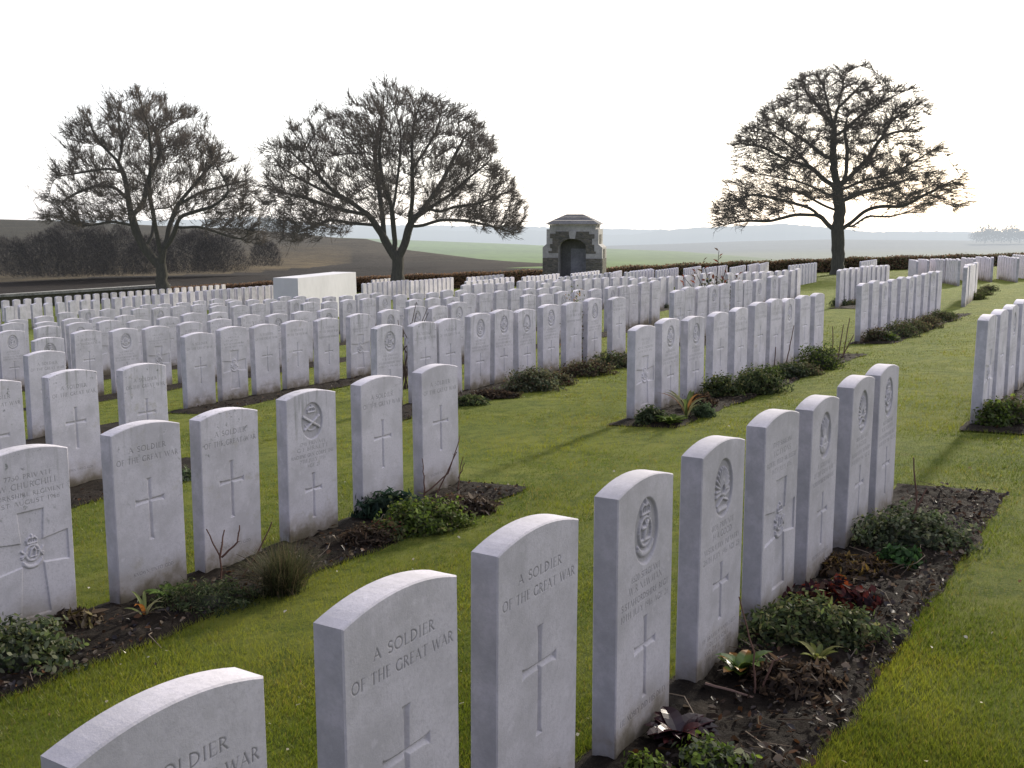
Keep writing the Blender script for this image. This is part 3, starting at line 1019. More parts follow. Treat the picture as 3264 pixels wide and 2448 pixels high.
def vnoise(x, y, sc, seed=0):
    """cheap value noise"""
    r = np.random.default_rng(seed); tab = r.random((64, 64))
    fx, fy = x * sc, y * sc
    ix, iy = np.floor(fx).astype(int), np.floor(fy).astype(int)
    dx, dy = fx - ix, fy - iy
    dx = dx * dx * (3 - 2 * dx); dy = dy * dy * (3 - 2 * dy)
    a = tab[ix % 64, iy % 64]; b = tab[(ix + 1) % 64, iy % 64]; c = tab[ix % 64, (iy + 1) % 64]; d = tab[(ix + 1) % 64, (iy + 1) % 64]
    return (a * (1 - dx) + b * dx) * (1 - dy) + (c * (1 - dx) + d * dx) * dy


def bed_height(X, Y):
    n = vnoise(X, Y, 9, 1) * .5 + vnoise(X, Y, 23, 2) * .3 + vnoise(X, Y, 51, 3) * .2
    return ground(X, Y) + .006 + .045 * np.clip(n - .25, 0, 1)


for k, (t0, s0, s1, lv) in enumerate(BLOCKS):
    st = (.018, .045, .12)[lv]
    s_a = np.arange(s0, s1 + st, st); n_t = max(5, int((BW1 - BW0) / st))
    ta = np.linspace(0, 1, n_t)
    gs, gt = np.meshgrid(s_a, ta)
    tt = t0 + BW0 + edge_wob(gs, k) + gt * (BW1 - BW0 - edge_wob(gs, k) + edge_wob(gs, k + 40) * .6)
    gs = gs + (gs - (s0 + s1) / 2) / ((s1 - s0) / 2) * .3 * edge_wob(tt * 2, k)
    X, Y = st2xy(gs, tt)
    Zb = bed_height(X, Y)
    edge = np.minimum(np.minimum(gt, 1 - gt) / .12, 1)
    edge = np.minimum(edge, np.minimum((s_a - s0)[None, :], (s1 - s_a)[None, :]) / .1).clip(0, 1)
    Zb = ground(X, Y) + .004 + (Zb - ground(X, Y)) * edge
    o = link('soil_bed', np_mesh('soil_bed', np.stack([X.ravel(), Y.ravel(), Zb.ravel()], 1), grid_faces(*gs.shape), smooth=True), M['soil'])
    tag(o, kind='structure')

# ------------------------------------------------------------------ grass blades


def blades(X, Y, hgt, wid, lean, colr, name):
    n = len(X)
    Z = ground(X, Y)
    a = RNG.uniform(0, 2 * math.pi, n)
    ax, ay = np.cos(a), np.sin(a)
    la = RNG.uniform(0, 2 * math.pi, n); le = lean * RNG.uniform(.2, 1.2, n) * hgt
    tip = np.stack([X + np.cos(la) * le, Y + np.sin(la) * le, Z + hgt], 1)
    b0 = np.stack([X - ax * wid / 2, Y - ay * wid / 2, Z - .004], 1)
    b1 = np.stack([X + ax * wid / 2, Y + ay * wid / 2, Z - .004], 1)
    v = np.empty((n, 3, 3)); v[:, 0] = b0; v[:, 1] = b1; v[:, 2] = tip
    f = np.arange(n * 3).reshape(n, 3)
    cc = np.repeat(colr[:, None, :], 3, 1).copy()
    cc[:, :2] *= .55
    return np_mesh(name, v.reshape(-1, 3), f, cc.reshape(-1, 3))


N = 950000
Yb = 1 / RNG.uniform(1 / 19.0, 1 / 1.25, N)
Xb = Yb * RNG.uniform(-.56, .56, N)
keep = ~in_bed(Xb, Yb, -.012)
Xb, Yb = Xb[keep], Yb[keep]
n = len(Xb)
patch = vnoise(Xb, Yb, 1.1, 5) * .6 + vnoise(Xb, Yb, 4.5, 6) * .4
hgt = (.011 + .012 * RNG.random(n)) * (.75 + .5 * patch)
nearbed = in_bed(Xb, Yb, .07)
hgt = np.where(nearbed, hgt * 1.45, hgt)
wid = .0024 * np.maximum(1, Yb / 4.2) * RNG.uniform(.7, 1.3, n)
c0 = np.array([.105, .150, .022]); c1 = np.array([.27, .285, .052]); c2 = np.array([.30, .24, .08])
mixv = np.clip((patch - .5) * 1.9 + .45 + RNG.normal(0, .2, n), 0, 1)[:, None]
colr = c0 * (1 - mixv) + c1 * mixv
colr *= (.84 + .5 * vnoise(Xb, Yb, .8, 15) * .6 + .5 * vnoise(Xb, Yb, 3.3, 16) * .4)[:, None]
dry = RNG.random(n) < .05 + .10 * (vnoise(Xb, Yb, 2.2, 8) > .62)
colr[dry] = c2 * RNG.uniform(.7, 1.3, (dry.sum(), 1))
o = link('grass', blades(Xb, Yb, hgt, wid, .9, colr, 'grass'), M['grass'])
tag(o, 'short mown green grass between the rows', 'grass', None, 'stuff')


# ------------------------------------------------------------------ leaves, litter
def leaf_cloud(pos, nrm, length, width, colr, cup=.15, rng=RNG):
    """each leaf: 4 verts diamond folded a bit; pos (n,3), nrm (n,3) facing, length/width (n,)"""
    n = len(pos)
    r = rng.normal(size=(n, 3))
    a = np.cross(nrm, r); a /= np.linalg.norm(a, axis=1, keepdims=True) + 1e-9
    b = np.cross(nrm, a)
    L = np.asarray(length)[:, None] / 2; W = np.asarray(width)[:, None] / 2
    v = np.empty((n, 6, 3))
    v[:, 0] = pos - a * L
    v[:, 1] = pos - a * L * .25 + b * W + nrm * W * cup
    v[:, 2] = pos + a * L * .45 + b * W * .75 + nrm * W * cup
    v[:, 3] = pos + a * L
    v[:, 4] = pos + a * L * .45 - b * W * .75 + nrm * W * cup
    v[:, 5] = pos - a * L * .25 - b * W + nrm * W * cup
    i = np.arange(n)[:, None] * 6
    f = np.concatenate([i + np.array([0, 1, 2, 3]), i + np.array([0, 3, 4, 5])])
    return v.reshape(-1, 3), f, np.repeat(colr, 6, 0)


def scatter_litter(n, pick, size, name, label, mat, palette, lift=.004):
    X, Y = pick(n)
    n = len(X)
    Z = bed_height(X, Y) + lift + RNG.random(n) * .018
    nr = RNG.normal(size=(n, 3)) * .55 + np.array([0, 0, 1]); nr /= np.linalg.norm(nr, axis=1, keepdims=True)
    L = RNG.uniform(*size, n); W = L * RNG.uniform(.4, .75, n)
    pal = np.array(palette)
    c = pal[RNG.integers(0, len(pal), n)] * RNG.uniform(.6, 1.25, (n, 1))
    v, f, cc = leaf_cloud(np.stack([X, Y, Z], 1), nr, L, W, c, .35)
    o = link(name, np_mesh(name, v, f, cc), mat)
    tag(o, label, 'leaf litter', None, 'stuff')


def pick_beds(n):
    out = []
    for k, (t0, s0, s1, lv) in enumerate(BLOCKS):
        if lv == 2: continue
        m = int(n * (.36 if k == 0 else .24 if lv == 0 else .05))
        s = RNG.uniform(s0 + .03, s1 - .05, m)
        t = t0 + BW0 + RNG.beta(.75, 1.4, m) * .5
        out.append(st2xy(s, t))
    return np.concatenate([a for a, b in out]), np.concatenate([b for a, b in out])


scatter_litter(7000, pick_beds, (.012, .038), 'leaf_litter', 'brown and grey dead leaves lying on the planted soil beds', M['dry_leaf'],
               [(.05, .03, .018), (.085, .04, .018), (.03, .023, .02), (.08, .055, .04), (.04, .031, .03), (.15, .12, .09), (.024, .017, .015), (.034, .03, .034)])


def pick_lawn(n):
    Y = 1 / RNG.uniform(1 / 22., 1 / 2.2, n); X = Y * RNG.uniform(-.5, .5, n)
    k = ~in_bed(X, Y, .05)
    return X[k], Y[k]


def lawn_bits(n):
    X, Y = pick_lawn(n); n = len(X)
    Z = ground(X, Y) + .028
    nr = RNG.normal(size=(n, 3)) * .5 + np.array([0, 0, 1]); nr /= np.linalg.norm(nr, axis=1, keepdims=True)
    L = RNG.uniform(.008, .019, n) * (1 + .035 * Y); W = L * RNG.uniform(.5, .9, n)
    pal = np.array([(.45, .4, .28), (.5, .47, .38), (.2, .12, .05), (.06, .045, .025), (.3, .24, .1), (.42, .4, .3)])
    c = pal[RNG.integers(0, 6, n)]
    v, f, cc = leaf_cloud(np.stack([X, Y, Z], 1), nr, L, W, c, .3)
    o = link('fallen_leaves', np_mesh('fallen_leaves', v, f, cc), M['dry_leaf'])
    tag(o, 'small pale leaf scraps and clippings dotted over the lawn', 'leaf litter', None, 'stuff')


lawn_bits(360)

# dry twigs lying on the near bed
mbt = MB()
for i in range(260):
    k = random.choice([0, 0, 2, 2, 3])
    t0, s0, s1, lv = BLOCKS[k]
    s = random.uniform(s0 + .1, s1 - .1); t = t0 + BW0 + random.uniform(.03, .45)
    X, Y = st2xy(s, t); z = float(bed_height(np.array(X), np.array(Y)))
    a = random.uniform(0, 6.28); L = random.uniform(.05, .22)
    p = [(X, Y, z + .008), (X + math.cos(a) * L * .5, Y + math.sin(a) * L * .5, z + random.uniform(.012, .04)), (X + math.cos(a + .3) * L, Y + math.sin(a + .3) * L, z + random.uniform(.004, .05))]
    mbt.tube(p, [.0022, .002, .001], 4, random.choice([(.12, .09, .06), (.25, .2, .15), (.07, .045, .03)]))
o = mbt.build('twig_litter', M['dry_leaf'])
tag(o, 'dry twigs and stalks lying on the soil beds', 'twig litter', None, 'stuff')


# ------------------------------------------------------------------ bedding plants
def base_of(x, y, dz=0.0):
    X, Y = hit(x, y, 0.02)
    return X, Y, float(ground(X, Y))


def rel_bed(s, t):
    X, Y = st2xy(s, t)
    return X, Y, float(ground(X, Y))


def plant(name, label, cat, X, Y, Z, group=None):
    o = empty(name, (X, Y, Z)); tag(o, label, cat, group)
    return o


def mound(name, label, cat, pos, rx, ry, h, n, leaf, pal, group=None, mat='leaf', spiky=0.0, core=(.03, .035, .02), seed=None):
    """a dense low shrub: twiggy dark core with many small leaves"""
    rng = np.random.default_rng(seed if seed is not None else random.randint(0, 99999))
    far_ = group in (GC_, G3_, GD_)
    rx, ry, h = rx * (.60 if far_ else .78), ry * (.60 if far_ else .78), h * (.60 if far_ else .78)
    if far_: n = int(n * 1.3); leaf = (min(leaf[0], .02), min(leaf[1], .042))
    root = plant(name, label, cat, *pos, group)
    u = rng.random(n); th = rng.uniform(0, 2 * math.pi, n)
    cz = u; rr = np.sqrt(np.clip(1 - cz ** 2, 0, 1))
    lump = 1 + .20 * np.sin(3 * th + rng.random() * 6) * rr + .16 * np.sin(5 * th + 9 * cz + rng.random() * 6) + rng.normal(0, .09, n)
    r = lump * rng.uniform(.72, 1.05, n)
    p = np.stack([rx * rr * np.cos(th) * r, ry * rr * np.sin(th) * r, h * cz * r + .01], 1)
    nr = np.stack([rr * np.cos(th) / rx, rr * np.sin(th) / ry, cz / h], 1); nr /= np.linalg.norm(nr, axis=1, keepdims=True)
    nr = nr + rng.normal(0, .6, (n, 3)); nr /= np.linalg.norm(nr, axis=1, keepdims=True)
    L = rng.uniform(*leaf, n)
    pal = np.array(pal); k = rng.integers(0, len(pal), n)
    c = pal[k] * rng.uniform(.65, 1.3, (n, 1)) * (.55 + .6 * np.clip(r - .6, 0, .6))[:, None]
    W = L * (rng.uniform(.35, .6, n) if spiky == 0 else rng.uniform(.16, .3, n))
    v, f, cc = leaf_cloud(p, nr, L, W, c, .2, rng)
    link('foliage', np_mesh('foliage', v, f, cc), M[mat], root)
    # woody inside: short stems from the crown
    m = MB()
    for i in range(14):
        a = rng.uniform(0, 6.28); e = rng.uniform(.2, 1.0)
        q = (rx * .8 * math.cos(a) * math.sqrt(1 - e * e), ry * .8 * math.sin(a) * math.sqrt(max(0, 1 - e * e)), h * .85 * e)
        m.tube([(0, 0, -.02), (q[0] * .5, q[1] * .5, q[2] * .6), q], [.006, .004, .002], 4, (.08, .055, .04))
    # inner mass
    nn = 10
    for a in range(nn):
        for b in range(3):
            a0 = 2 * math.pi * a / nn; e0 = b / 3; e1 = (b + 1) / 3
            def sp(aa, e):
                q = math.sqrt(max(0, 1 - e * e))
                return (rx * .55 * q * math.cos(aa), ry * .55 * q * math.sin(aa), h * .55 * e)
            a1 = 2 * math.pi * (a + 1) / nn
            m.add([sp(a0, e0), sp(a1, e0), sp(a1, e1), sp(a0, e1)], [(0, 1, 2, 3)], core)
    m.build('stem', M['stem2'], root)
    return root


M['stem2'] = leaf_mat('woody_stem', .0, .03, .6)


def tuft(name, label, pos, n, L, spread, pal, wid=.004, group=None, droop=.6):
    root = plant(name, label, 'plant', *pos, group)
    rng = np.random.default_rng(random.randint(0, 99999))
    m = MB()
    for i in range(n):
        a = rng.uniform(0, 6.28); l = rng.uniform(.55, 1.0) * L; sp = rng.uniform(.1, 1) * spread
        bx, by = rng.normal(0, spread * .13, 2)
        d = np.array([math.cos(a), math.sin(a)])
        pts = []
        for j in range(5):
            q = j / 4
            rad = sp * q ** 1.3
            z = l * (q - droop * q * q * (sp / spread) * .75)
            pts.append((bx + d[0] * rad, by + d[1] * rad, max(z, .004)))
        c = np.array(pal[rng.integers(0, len(pal))]) * rng.uniform(.6, 1.3)
        s = np.array([-d[1], d[0]])
        vs = []; 
        for j, p in enumerate(pts):
            w = wid * (1 - .85 * j / 4) / 2
            vs += [(p[0] - s[0] * w, p[1] - s[1] * w, p[2]), (p[0] + s[0] * w, p[1] + s[1] * w, p[2])]
        m.add(vs, [(2 * j, 2 * j + 1, 2 * j + 3, 2 * j + 2) for j in range(4)], tuple(c))
    m.build('foliage', M['leaf'], root)
    return root


def rosette(name, label, pos, n, L, W, pal, up=.6, group=None, mat='leaf', tip=None):
    """broad strap or spoon leaves from one crown"""
    root = plant(name, label, 'plant', *pos, group)
    m = MB()
    for i in range(n):
        a = i * 2.399 + random.uniform(-.3, .3); l = L * random.uniform(.6, 1.05); w = W * random.uniform(.75, 1.1)
        el = up * random.uniform(.6, 1.3) + .25 * (1 - i / n)
        d = (math.cos(a), math.sin(a)); s = (-d[1], d[0])
        c = np.array(random.choice(pal)) * random.uniform(.75, 1.25)
        vs = []; cs = []
        K = 6
        for j in range(K + 1):
            q = j / K
            rad = l * q * math.cos(el * (1 - .45 * q)); z = l * q * math.sin(el * (1 - .55 * q)) + .006
            ww = w * (math.sin(math.pi * min(1, q * .9 + .07)) ** .7) * (1 if j < K else .1) / 2
            vs += [(d[0] * rad - s[0] * ww, d[1] * rad - s[1] * ww, z + ww * .35), (d[0] * rad, d[1] * rad, z), (d[0] * rad + s[0] * ww, d[1] * rad + s[1] * ww, z + ww * .35)]
            cj = c if tip is None or q < .75 or i % 3 else np.array(tip)
            cs += [tuple(cj * .9), tuple(cj * 1.1), tuple(cj * .9)]
        fs_ = []
        for j in range(K):
            b = 3 * j
            fs_ += [(b, b + 1, b + 4, b + 3), (b + 1, b + 2, b + 5, b + 4)]
        m.add(vs, fs_, cs)
    m.build('foliage', M[mat], root)
    return root


def stems(name, label, pos, paths, r=.004, group=None, thorns=True, col=(.13, .07, .05)):
    """bare rose wood: paths are lists of points relative to the base"""
    root = plant(name, label, 'plant', *pos, group)
    for pth in paths:
        m = MB()
        pts = []
        for a, b in zip(pth[:-1], pth[1:]):
            for j in range(4):
                q = j / 4
                pts.append((a[0] + (b[0] - a[0]) * q + random.uniform(-.004, .004), a[1] + (b[1] - a[1]) * q + random.uniform(-.004, .004), a[2] + (b[2] - a[2]) * q))
        pts.append(pth[-1])
        n = len(pts)
        m.tube(pts, [r * (1 - .55 * i / n) for i in range(n)], 5, col, True)
        if thorns:
            for i in range(2, n - 1, 2):
                p = Vector(pts[i]); a = random.uniform(0, 6.28)
                m.tube([p, p + Vector((math.cos(a) * .014, math.sin(a) * .014, .006))], [r * .5, .0004], 3, col)
        m.build('stem', M['stem2'], root)
    return root


GC_, G3_, GD_ = 'bedding plants in the right-of-centre bed', 'bedding plants in the third-row bed', 'low plants in the farther beds'
GREEN = [(0.098, 0.133, 0.043), (0.14, 0.183, 0.055), (0.07, 0.098, 0.036), (0.168, 0.168, 0.067)]
DARKG = [(0.061, 0.088, 0.035), (0.095, 0.128, 0.049), (0.047, 0.068, 0.033), (0.135, 0.149, 0.07)]
BRIGHT = [(0.13, 0.195, 0.028), (0.182, 0.247, 0.039), (0.091, 0.143, 0.023)]
GREY = [(0.104, 0.13, 0.079), (0.156, 0.182, 0.113), (0.072, 0.098, 0.056), (0.221, 0.234, 0.146)]
BROWN = [(.06, .042, .03), (.09, .06, .04), (.045, .033, .024), (.12, .085, .055)]
HEATH = [(0.119, 0.133, 0.061), (0.154, 0.14, 0.073), (0.168, 0.119, 0.073), (0.098, 0.119, 0.049), (0.183, 0.183, 0.097)]
RED = [(.13, .022, .014), (.19, .045, .016), (.07, .014, .014), (.06, .03, .02)]
PURPLE = [(.03, .011, .016), (.04, .014, .018), (.018, .009, .013), (.07, .02, .02)]
GP = 'bedding plants in the near bed'
# near bed (row A)
rosette('heuchera', 'dark purple glossy-leaved plant at the foot of the crowned-stag stone', base_of(2165, 2345), 74, .125, .055, PURPLE, .8, GP, 'waxy_leaf')
mound('small_shrub', 'pale green small-leaved plant cut by the bottom edge', 'plant', base_of(2262, 2440), .13, .12, .09, 520, (.018, .034), BRIGHT + GREY, GP)
mound('small_shrub', 'low pale green sprigs at the bottom left of the near bed', 'plant', base_of(2060, 2444), .09, .08, .05, 240, (.015, .028), BRIGHT, GP)
rosette('bergenia', 'bright green broad-leaved rosette below the rising-sun stone', base_of(2362, 2150), 17, .15, .055, [(.10, .16, .03), (.13, .19, .045), (.07, .12, .03)], 1.0, GP, 'waxy_leaf', (.3, .14, .03))
mound('dead_shrub', 'brown dead twiggy mound right of the green rosette', 'plant', base_of(2530, 2190), .17, .14, .09, 1300, (.03, .07), BROWN, GP, spiky=1)
rosette('iris', 'yellow-green sword leaves in the middle of the near bed', base_of(2606, 2105), 9, .13, .022, [(.20, .22, .05), (.28, .27, .10), (.13, .16, .05)], 1.25, GP)
mound('creeping_shrub', 'wide dark green creeping mound before the broad-cross stone', 'plant', base_of(2585, 2020), .34, .23, .15, 3000, (.016, .034), GREEN + DARKG + [(.13, .13, .06)], GP)
mound('red_shrub', 'red and orange leaved low shrub in the near bed', 'plant', base_of(2655, 1925), .23, .13, .11, 620, (.03, .055), RED + PURPLE, GP)
mound('dead_shrub', 'brown dead stalks with yellow tips beyond the red shrub', 'plant', base_of(2730, 1815), .26, .18, .06, 1300, (.03, .08), BROWN + [(.18, .12, .03)], GP, spiky=1)
mound('fern', 'small dark green ferny plant near the lawn edge', 'plant', base_of(2868, 1800), .12, .11, .10, 420, (.025, .05), [(.03, .07, .025), (.045, .10, .03)], GP)
mound('grey_shrub', 'grey-green shrub at the far end of the near bed', 'plant', base_of(2900, 1725), .36, .26, .19, 2600, (.016, .036), GREY + DARKG, GP)
X, Y, Z = base_of(2890, 1730)
stems('rose_bush', 'dark bare rose stems rising from the grey-green shrub', (X, Y, Z), [[(0, 0, 0), (.05, .03, .2), (.03, .05, .42)], [(.03, .02, .15), (.1, .05, .27)]], .006, GP)
X, Y, Z = base_of(2405, 2210)
stems('rose_bush', 'thin bare rose stems before the green rosette', (X, Y, Z), [[(0, 0, 0), (.0, .02, .15), (-.05, .05, .33)], [(.01, 0, 0), (.06, .02, .12), (.11, .03, .14)]], .004, GP)
X, Y, Z = base_of(2520, 2020)
mound('dead_shrub', 'tangle of dark dead growth between the rosette and creeping mound', 'plant', (X, Y, Z), .13, .1, .05, 500, (.03, .06), BROWN, GP, spiky=1)
stems('fallen_cane', 'cut rose cane lying across the soil near the purple plant', base_of(2250, 2190), [[(0, 0, .03), (.10, -.07, .03), (.19, -.13, .015)]], .005, GP, col=(.2, .13, .10))
# left bed (row B)
GB = 'bedding plants in the left-hand bed'
mound('grey_shrub', 'grey-green shrub at the left edge of the left-hand bed', 'plant', base_of(40, 2110), .34, .22, .20, 2200, (.018, .038), GREY + GREEN + DARKG, GB)
mound('dead_shrub', 'knot of pale dry stalks below the stone with the broad sunk cross', 'plant', base_of(200, 1990), .20, .14, .08, 900, (.04, .10), BROWN + [(.25, .2, .13), (.2, .16, .05)], GB, spiky=1)
rosette('iris', 'strap-leaved plant with one orange withered tip', base_of(462, 1965), 7, .17, .02, [(.17, .2, .07), (.24, .23, .12), (.3, .12, .03)], 1.2, GB)
rosette('primrose', 'pale green leafy plant below the soldier stone', base_of(540, 1905), 22, .13, .042, [(.11, .17, .04), (.15, .21, .06), (.08, .13, .03)], .85, GB)
mound('juniper', 'very dark low conifer mound beside the pale green plant', 'plant', base_of(668, 1925), .30, .17, .13, 2600, (.012, .03), DARKG, GB, spiky=1)
X, Y, Z = base_of(705, 1850)
stems('rose_bush', 'forked bare rose stems left of the grassy tuft', (X, Y, Z), [[(0, 0, 0), (0, 0, .14), (-.06, .0, .27)], [(0, 0, .13), (.02, .02, .26)], [(.01, 0, .13), (.08, .02, .2), (.09, .03, .28)], [(.08, 0, 0), (.16, .03, .12), (.24, .05, .29)]], .0055, GB)
tuft('grass_tuft', 'rounded grassy tuft of fine grey-green blades', base_of(905, 1880), 1500, .29, .26, [(.07, .08, .035), (.11, .10, .05), (.05, .065, .025), (.15, .12, .07)], .0032, GB)
mound('dead_shrub', 'dark brown dead cushion right of the grassy tuft', 'plant', base_of(1165, 1725), .17, .13, .10, 1200, (.02, .05), BROWN, GB, spiky=1)
mound('small_shrub', 'small reddish green leaved plant beside the brown cushion', 'plant', base_of(1235, 1705), .16, .14, .10, 800, (.016, .032), GREEN + [(.16, .06, .04), (.2, .14, .06)], GB)
mound('pine_shrub', 'blue-green needled clump at the unknown soldier stone', 'plant', base_of(1250, 1640), .25, .13, .16, 1600, (.04, .075), [(.03, .06, .04), (.05, .085, .05)], GB, spiky=1)
mound('bright_bush', 'bright green bush with yellowish top near the row end', 'plant', base_of(1360, 1680), .30, .20, .19, 2600, (.018, .036), BRIGHT + GREEN, GB)
mound('dead_shrub', 'grey dead stalks heaped at the end of the left-hand bed', 'plant', base_of(1470, 1625), .22, .18, .10, 1300, (.03, .08), BROWN + [(.2, .17, .14)], GB, spiky=1)
X, Y, Z = base_of(1352, 1590)
stems('rose_bush', 'bare rose stems across the foot of the last left-row stone', (X, Y, Z), [[(0, 0, 0), (.0, .0, .16), (-.01, .01, .27)], [(0, 0, .05), (.15, .04, .17), (.22, .06, .4)], [(.08, .02, .05), (.2, .06, .3)]], .005, GB)
X, Y, Z = base_of(1462, 1565)
stems('rose_bush', 'single thin rose stem at the right corner of that last stone', (X, Y, Z), [[(0, 0, 0), (.0, .0, .1), (.03, .01, .24)], [(.0, 0, .1), (.04, .0, .2)]], .0045, GB)
X, Y, Z = hit(290, 1480)[0], hit(290, 1480)[1], 0
mound('small_shrub', 'orange-brown sprig growing behind the first soldier stone of the left row', 'plant', (*hit(335, 1440), float(ground(*hit(335, 1440)))), .1, .08, .16, 160, (.03, .05), [(.2, .09, .04), (.12, .06, .03)], GB)
mound('small_shrub', 'small pale green plant seen between two left-row stones', 'plant', (*hit(585, 1530), float(ground(*hit(585, 1530)))), .11, .09, .10, 200, (.02, .045), [(.12, .17, .08), (.2, .24, .14)], GB)
# row C bed
GC = 'bedding plants in the right-of-centre bed'
rosette('primrose', 'bright yellow-green leafy plant at the near end of the dark shrub bed', base_of(2135, 1350), 30, .17, .05, [(.15, .21, .05), (.2, .25, .07), (.1, .15, .03)], .8, GC)
mound('juniper', 'dark clump at the foot of the first right-of-centre stone', 'plant', base_of(2075, 1345), .22, .16, .20, 900, (.02, .04), DARKG, GC)
rosette('iris', 'tall pale sword leaves with orange tips by the third stone', base_of(2188, 1335), 12, .42, .03, [(.12, .16, .05), (.2, .2, .1), (.25, .13, .05)], 1.3, GC)
mound('sedum', 'round grey-green cushion beside the sword leaves', 'plant', base_of(2243, 1322), .17, .15, .16, 900, (.012, .028), [(.07, .11, .05), (.1, .14, .07)], GC)
mound('dead_shrub', 'dark brown rounded cushion behind the grey-green one', 'plant', base_of(2232, 1298), .24, .2, .2, 900, (.03, .06), BROWN, GC)
mound('dark_shrub', 'dark leafy shrub with yellow tips, left of a pair', 'plant', base_of(2300, 1262), .32, .26, .32, 1500, (.025, .05), DARKG + GREEN + [(.12, .13, .03)], GC)
mound('dark_shrub', 'large dark leafy shrub in the middle of the bed', 'plant', base_of(2412, 1248), .42, .3, .36, 2000, (.025, .05), DARKG + DARKG + GREEN, GC)
mound('small_shrub', 'bright green little shrub right of the large dark one', 'plant', base_of(2452, 1208), .25, .2, .22, 800, (.03, .05), BRIGHT + GREEN, GC)
mound('dark_shrub', 'dark variegated low shrub towards the far end', 'plant', base_of(2510, 1200), .32, .22, .24, 1000, (.03, .05), DARKG + GREY, GC)
mound('heather', 'olive heather cushion between two dark shrubs', 'plant', base_of(2558, 1192), .32, .24, .2, 1000, (.03, .05), HEATH, GC)
mound('dark_shrub', 'tall dark shrub with yellow-green top at the far end', 'plant', base_of(2610, 1172), .42, .28, .42, 1500, (.03, .055), DARKG + GREEN + BRIGHT, GC)
X, Y, Z = base_of(2655, 1140)
stems('rose_bush', 'fan of bare rose stems at the far end of the dark shrub bed', (X, Y, Z), [[(0, 0, 0), (-.02, 0, .4)], [(.06, 0, 0), (.12, .03, .42)], [(.12, 0, 0), (.2, .05, .5)], [(.1, 0, 0), (.26, .05, .3)]], .008, GC, False)
X, Y, Z = base_of(2500, 1180)
stems('rose_bush', 'upright bare rose stem before the eighth stone', (X, Y, Z), [[(0, 0, 0), (.05, .02, .25), (.1, .04, .52)], [(-.12, 0, 0), (-.1, .02, .28)]], .008, GC, False)
# third row bed, centre
G3 = 'bedding plants in the third-row bed'
mound('heather', 'large grey-green heather mound in front of the fifth third-row stone', 'plant', base_of(1700, 1238), .46, .34, .34, 2200, (.025, .05), HEATH + GREY, G3)
mound('heather', 'low dark heather right of the large mound', 'plant', base_of(1770, 1222), .36, .22, .2, 1000, (.03, .05), HEATH + RED[2:3], G3)
mound('heather', 'brown-topped heather mound further along the third-row bed', 'plant', base_of(1870, 1190), .5, .28, .22, 1400, (.03, .05), HEATH + BROWN, G3)
mound('heather', 'dark heather clump at the far end of the third-row bed', 'plant', base_of(1960, 1166), .55, .3, .28, 1400, (.03, .05), HEATH + DARKG, G3)
mound('dead_shrub', 'brown straw patch at the near end of the third-row bed', 'plant', base_of(1570, 1265), .4, .2, .12, 1000, (.04, .08), BROWN, G3)
mound('small_shrub', 'dull green ground cover at the left end of the third-row bed', 'plant', base_of(1500, 1285), .3, .2, .13, 800, (.025, .05), GREEN + DARKG, G3)
X, Y = hit(1292, 1240); Z = float(ground(X, Y))
pths = []
for i in range(9):
    a = random.uniform(-.28, .42); h = random.uniform(.55, .98)
    pths.append([(0 + i * .012 - .05, 0, 0), (a * .25, random.uniform(-.08, .08), h * .5), (a, random.uniform(-.12, .12), h)])
    if i % 2: pths.append([(a * .3, 0, h * .55), (a * .3 + random.uniform(-.15, .15), 0, h * .8)])
stems('rose_bush', 'tall bare rose bush standing between two third-row stones', (X, Y, Z), pths, .007, G3, False, (.09, .06, .05))
X, Y = hit(1740, 1160); Z = float(ground(X, Y))
mound('tall_shrub', 'tall yellow-brown shrub between third-row stones, tips showing above them', 'plant', (*st2xy(xy2st(X, Y)[0] - .12, TL[2] + .18), Z), .26, .18, 1.42, 900, (.05, .09), [(.1, .12, .03), (.22, .13, .03), (.3, .16, .05), (.07, .08, .03)], G3)
# scattered planting in the farther beds
GD = 'low plants in the farther beds'
for (x, y, rx, ry, h, pal, nm, lb) in [
    (2792, 1086, .3, .22, .3, HEATH + BROWN, 'heather', 'straw-coloured heather at the near end of the heather-fronted row'),
    (2832, 1085, .25, .2, .18, BRIGHT + GREY, 'small_shrub', 'pale leafy plant at the near end of the heather-fronted row'),
    (2868, 1072, .45, .32, .36, HEATH + DARKG, 'heather', 'biggest dark heather mound in the heather-fronted row'),
    (2912, 1055, .4, .3, .3, HEATH, 'heather', 'olive heather mound, middle of the heather-fronted row'),
    (2955, 1042, .42, .3, .3, HEATH + [(.07, .03, .03)], 'heather', 'reddish heather mound, far half of the heather-fronted row'),
    (2998, 1022, .4, .28, .28, DARKG + HEATH, 'heather', 'dark green mound at the far end of the heather-fronted row'),
    (3020, 1012, .25, .2, .15, GREEN, 'small_shrub', 'small green plant last in the heather-fronted row'),
    (3112, 952, .35, .26, .24, BRIGHT + HEATH, 'small_shrub', 'yellowish plant beside the end-on sunlit row'),
    (3132, 940, .4, .3, .26, HEATH + GREEN, 'heather', 'heather mound beside the end-on sunlit row'),
    (3152, 926, .4, .3, .24, HEATH + DARKG, 'heather', 'dark mound behind the end-on sunlit row'),
    (3168, 1350, .2, .2, .28, GREEN + BRIGHT, 'leafy_shrub', 'green leafy shrub at the foot of the right-edge row'),
    (3225, 1345, .26, .22, .3, HEATH + BRIGHT + GREEN, 'leafy_shrub', 'mottled shrub cut by the right edge'),
    (2675, 975, .3, .25, .3, DARKG, 'dark_shrub', 'dark shrub left of the row below the tall tree'),
    (2700, 972, .5, .25, .2, DARKG + HEATH, 'dark_shrub', 'dark low growth before the row below the tall tree'),
]:
    mound(nm, lb, 'plant', base_of(x, y), rx, ry, h, 900, (.03, .055), pal, GD)
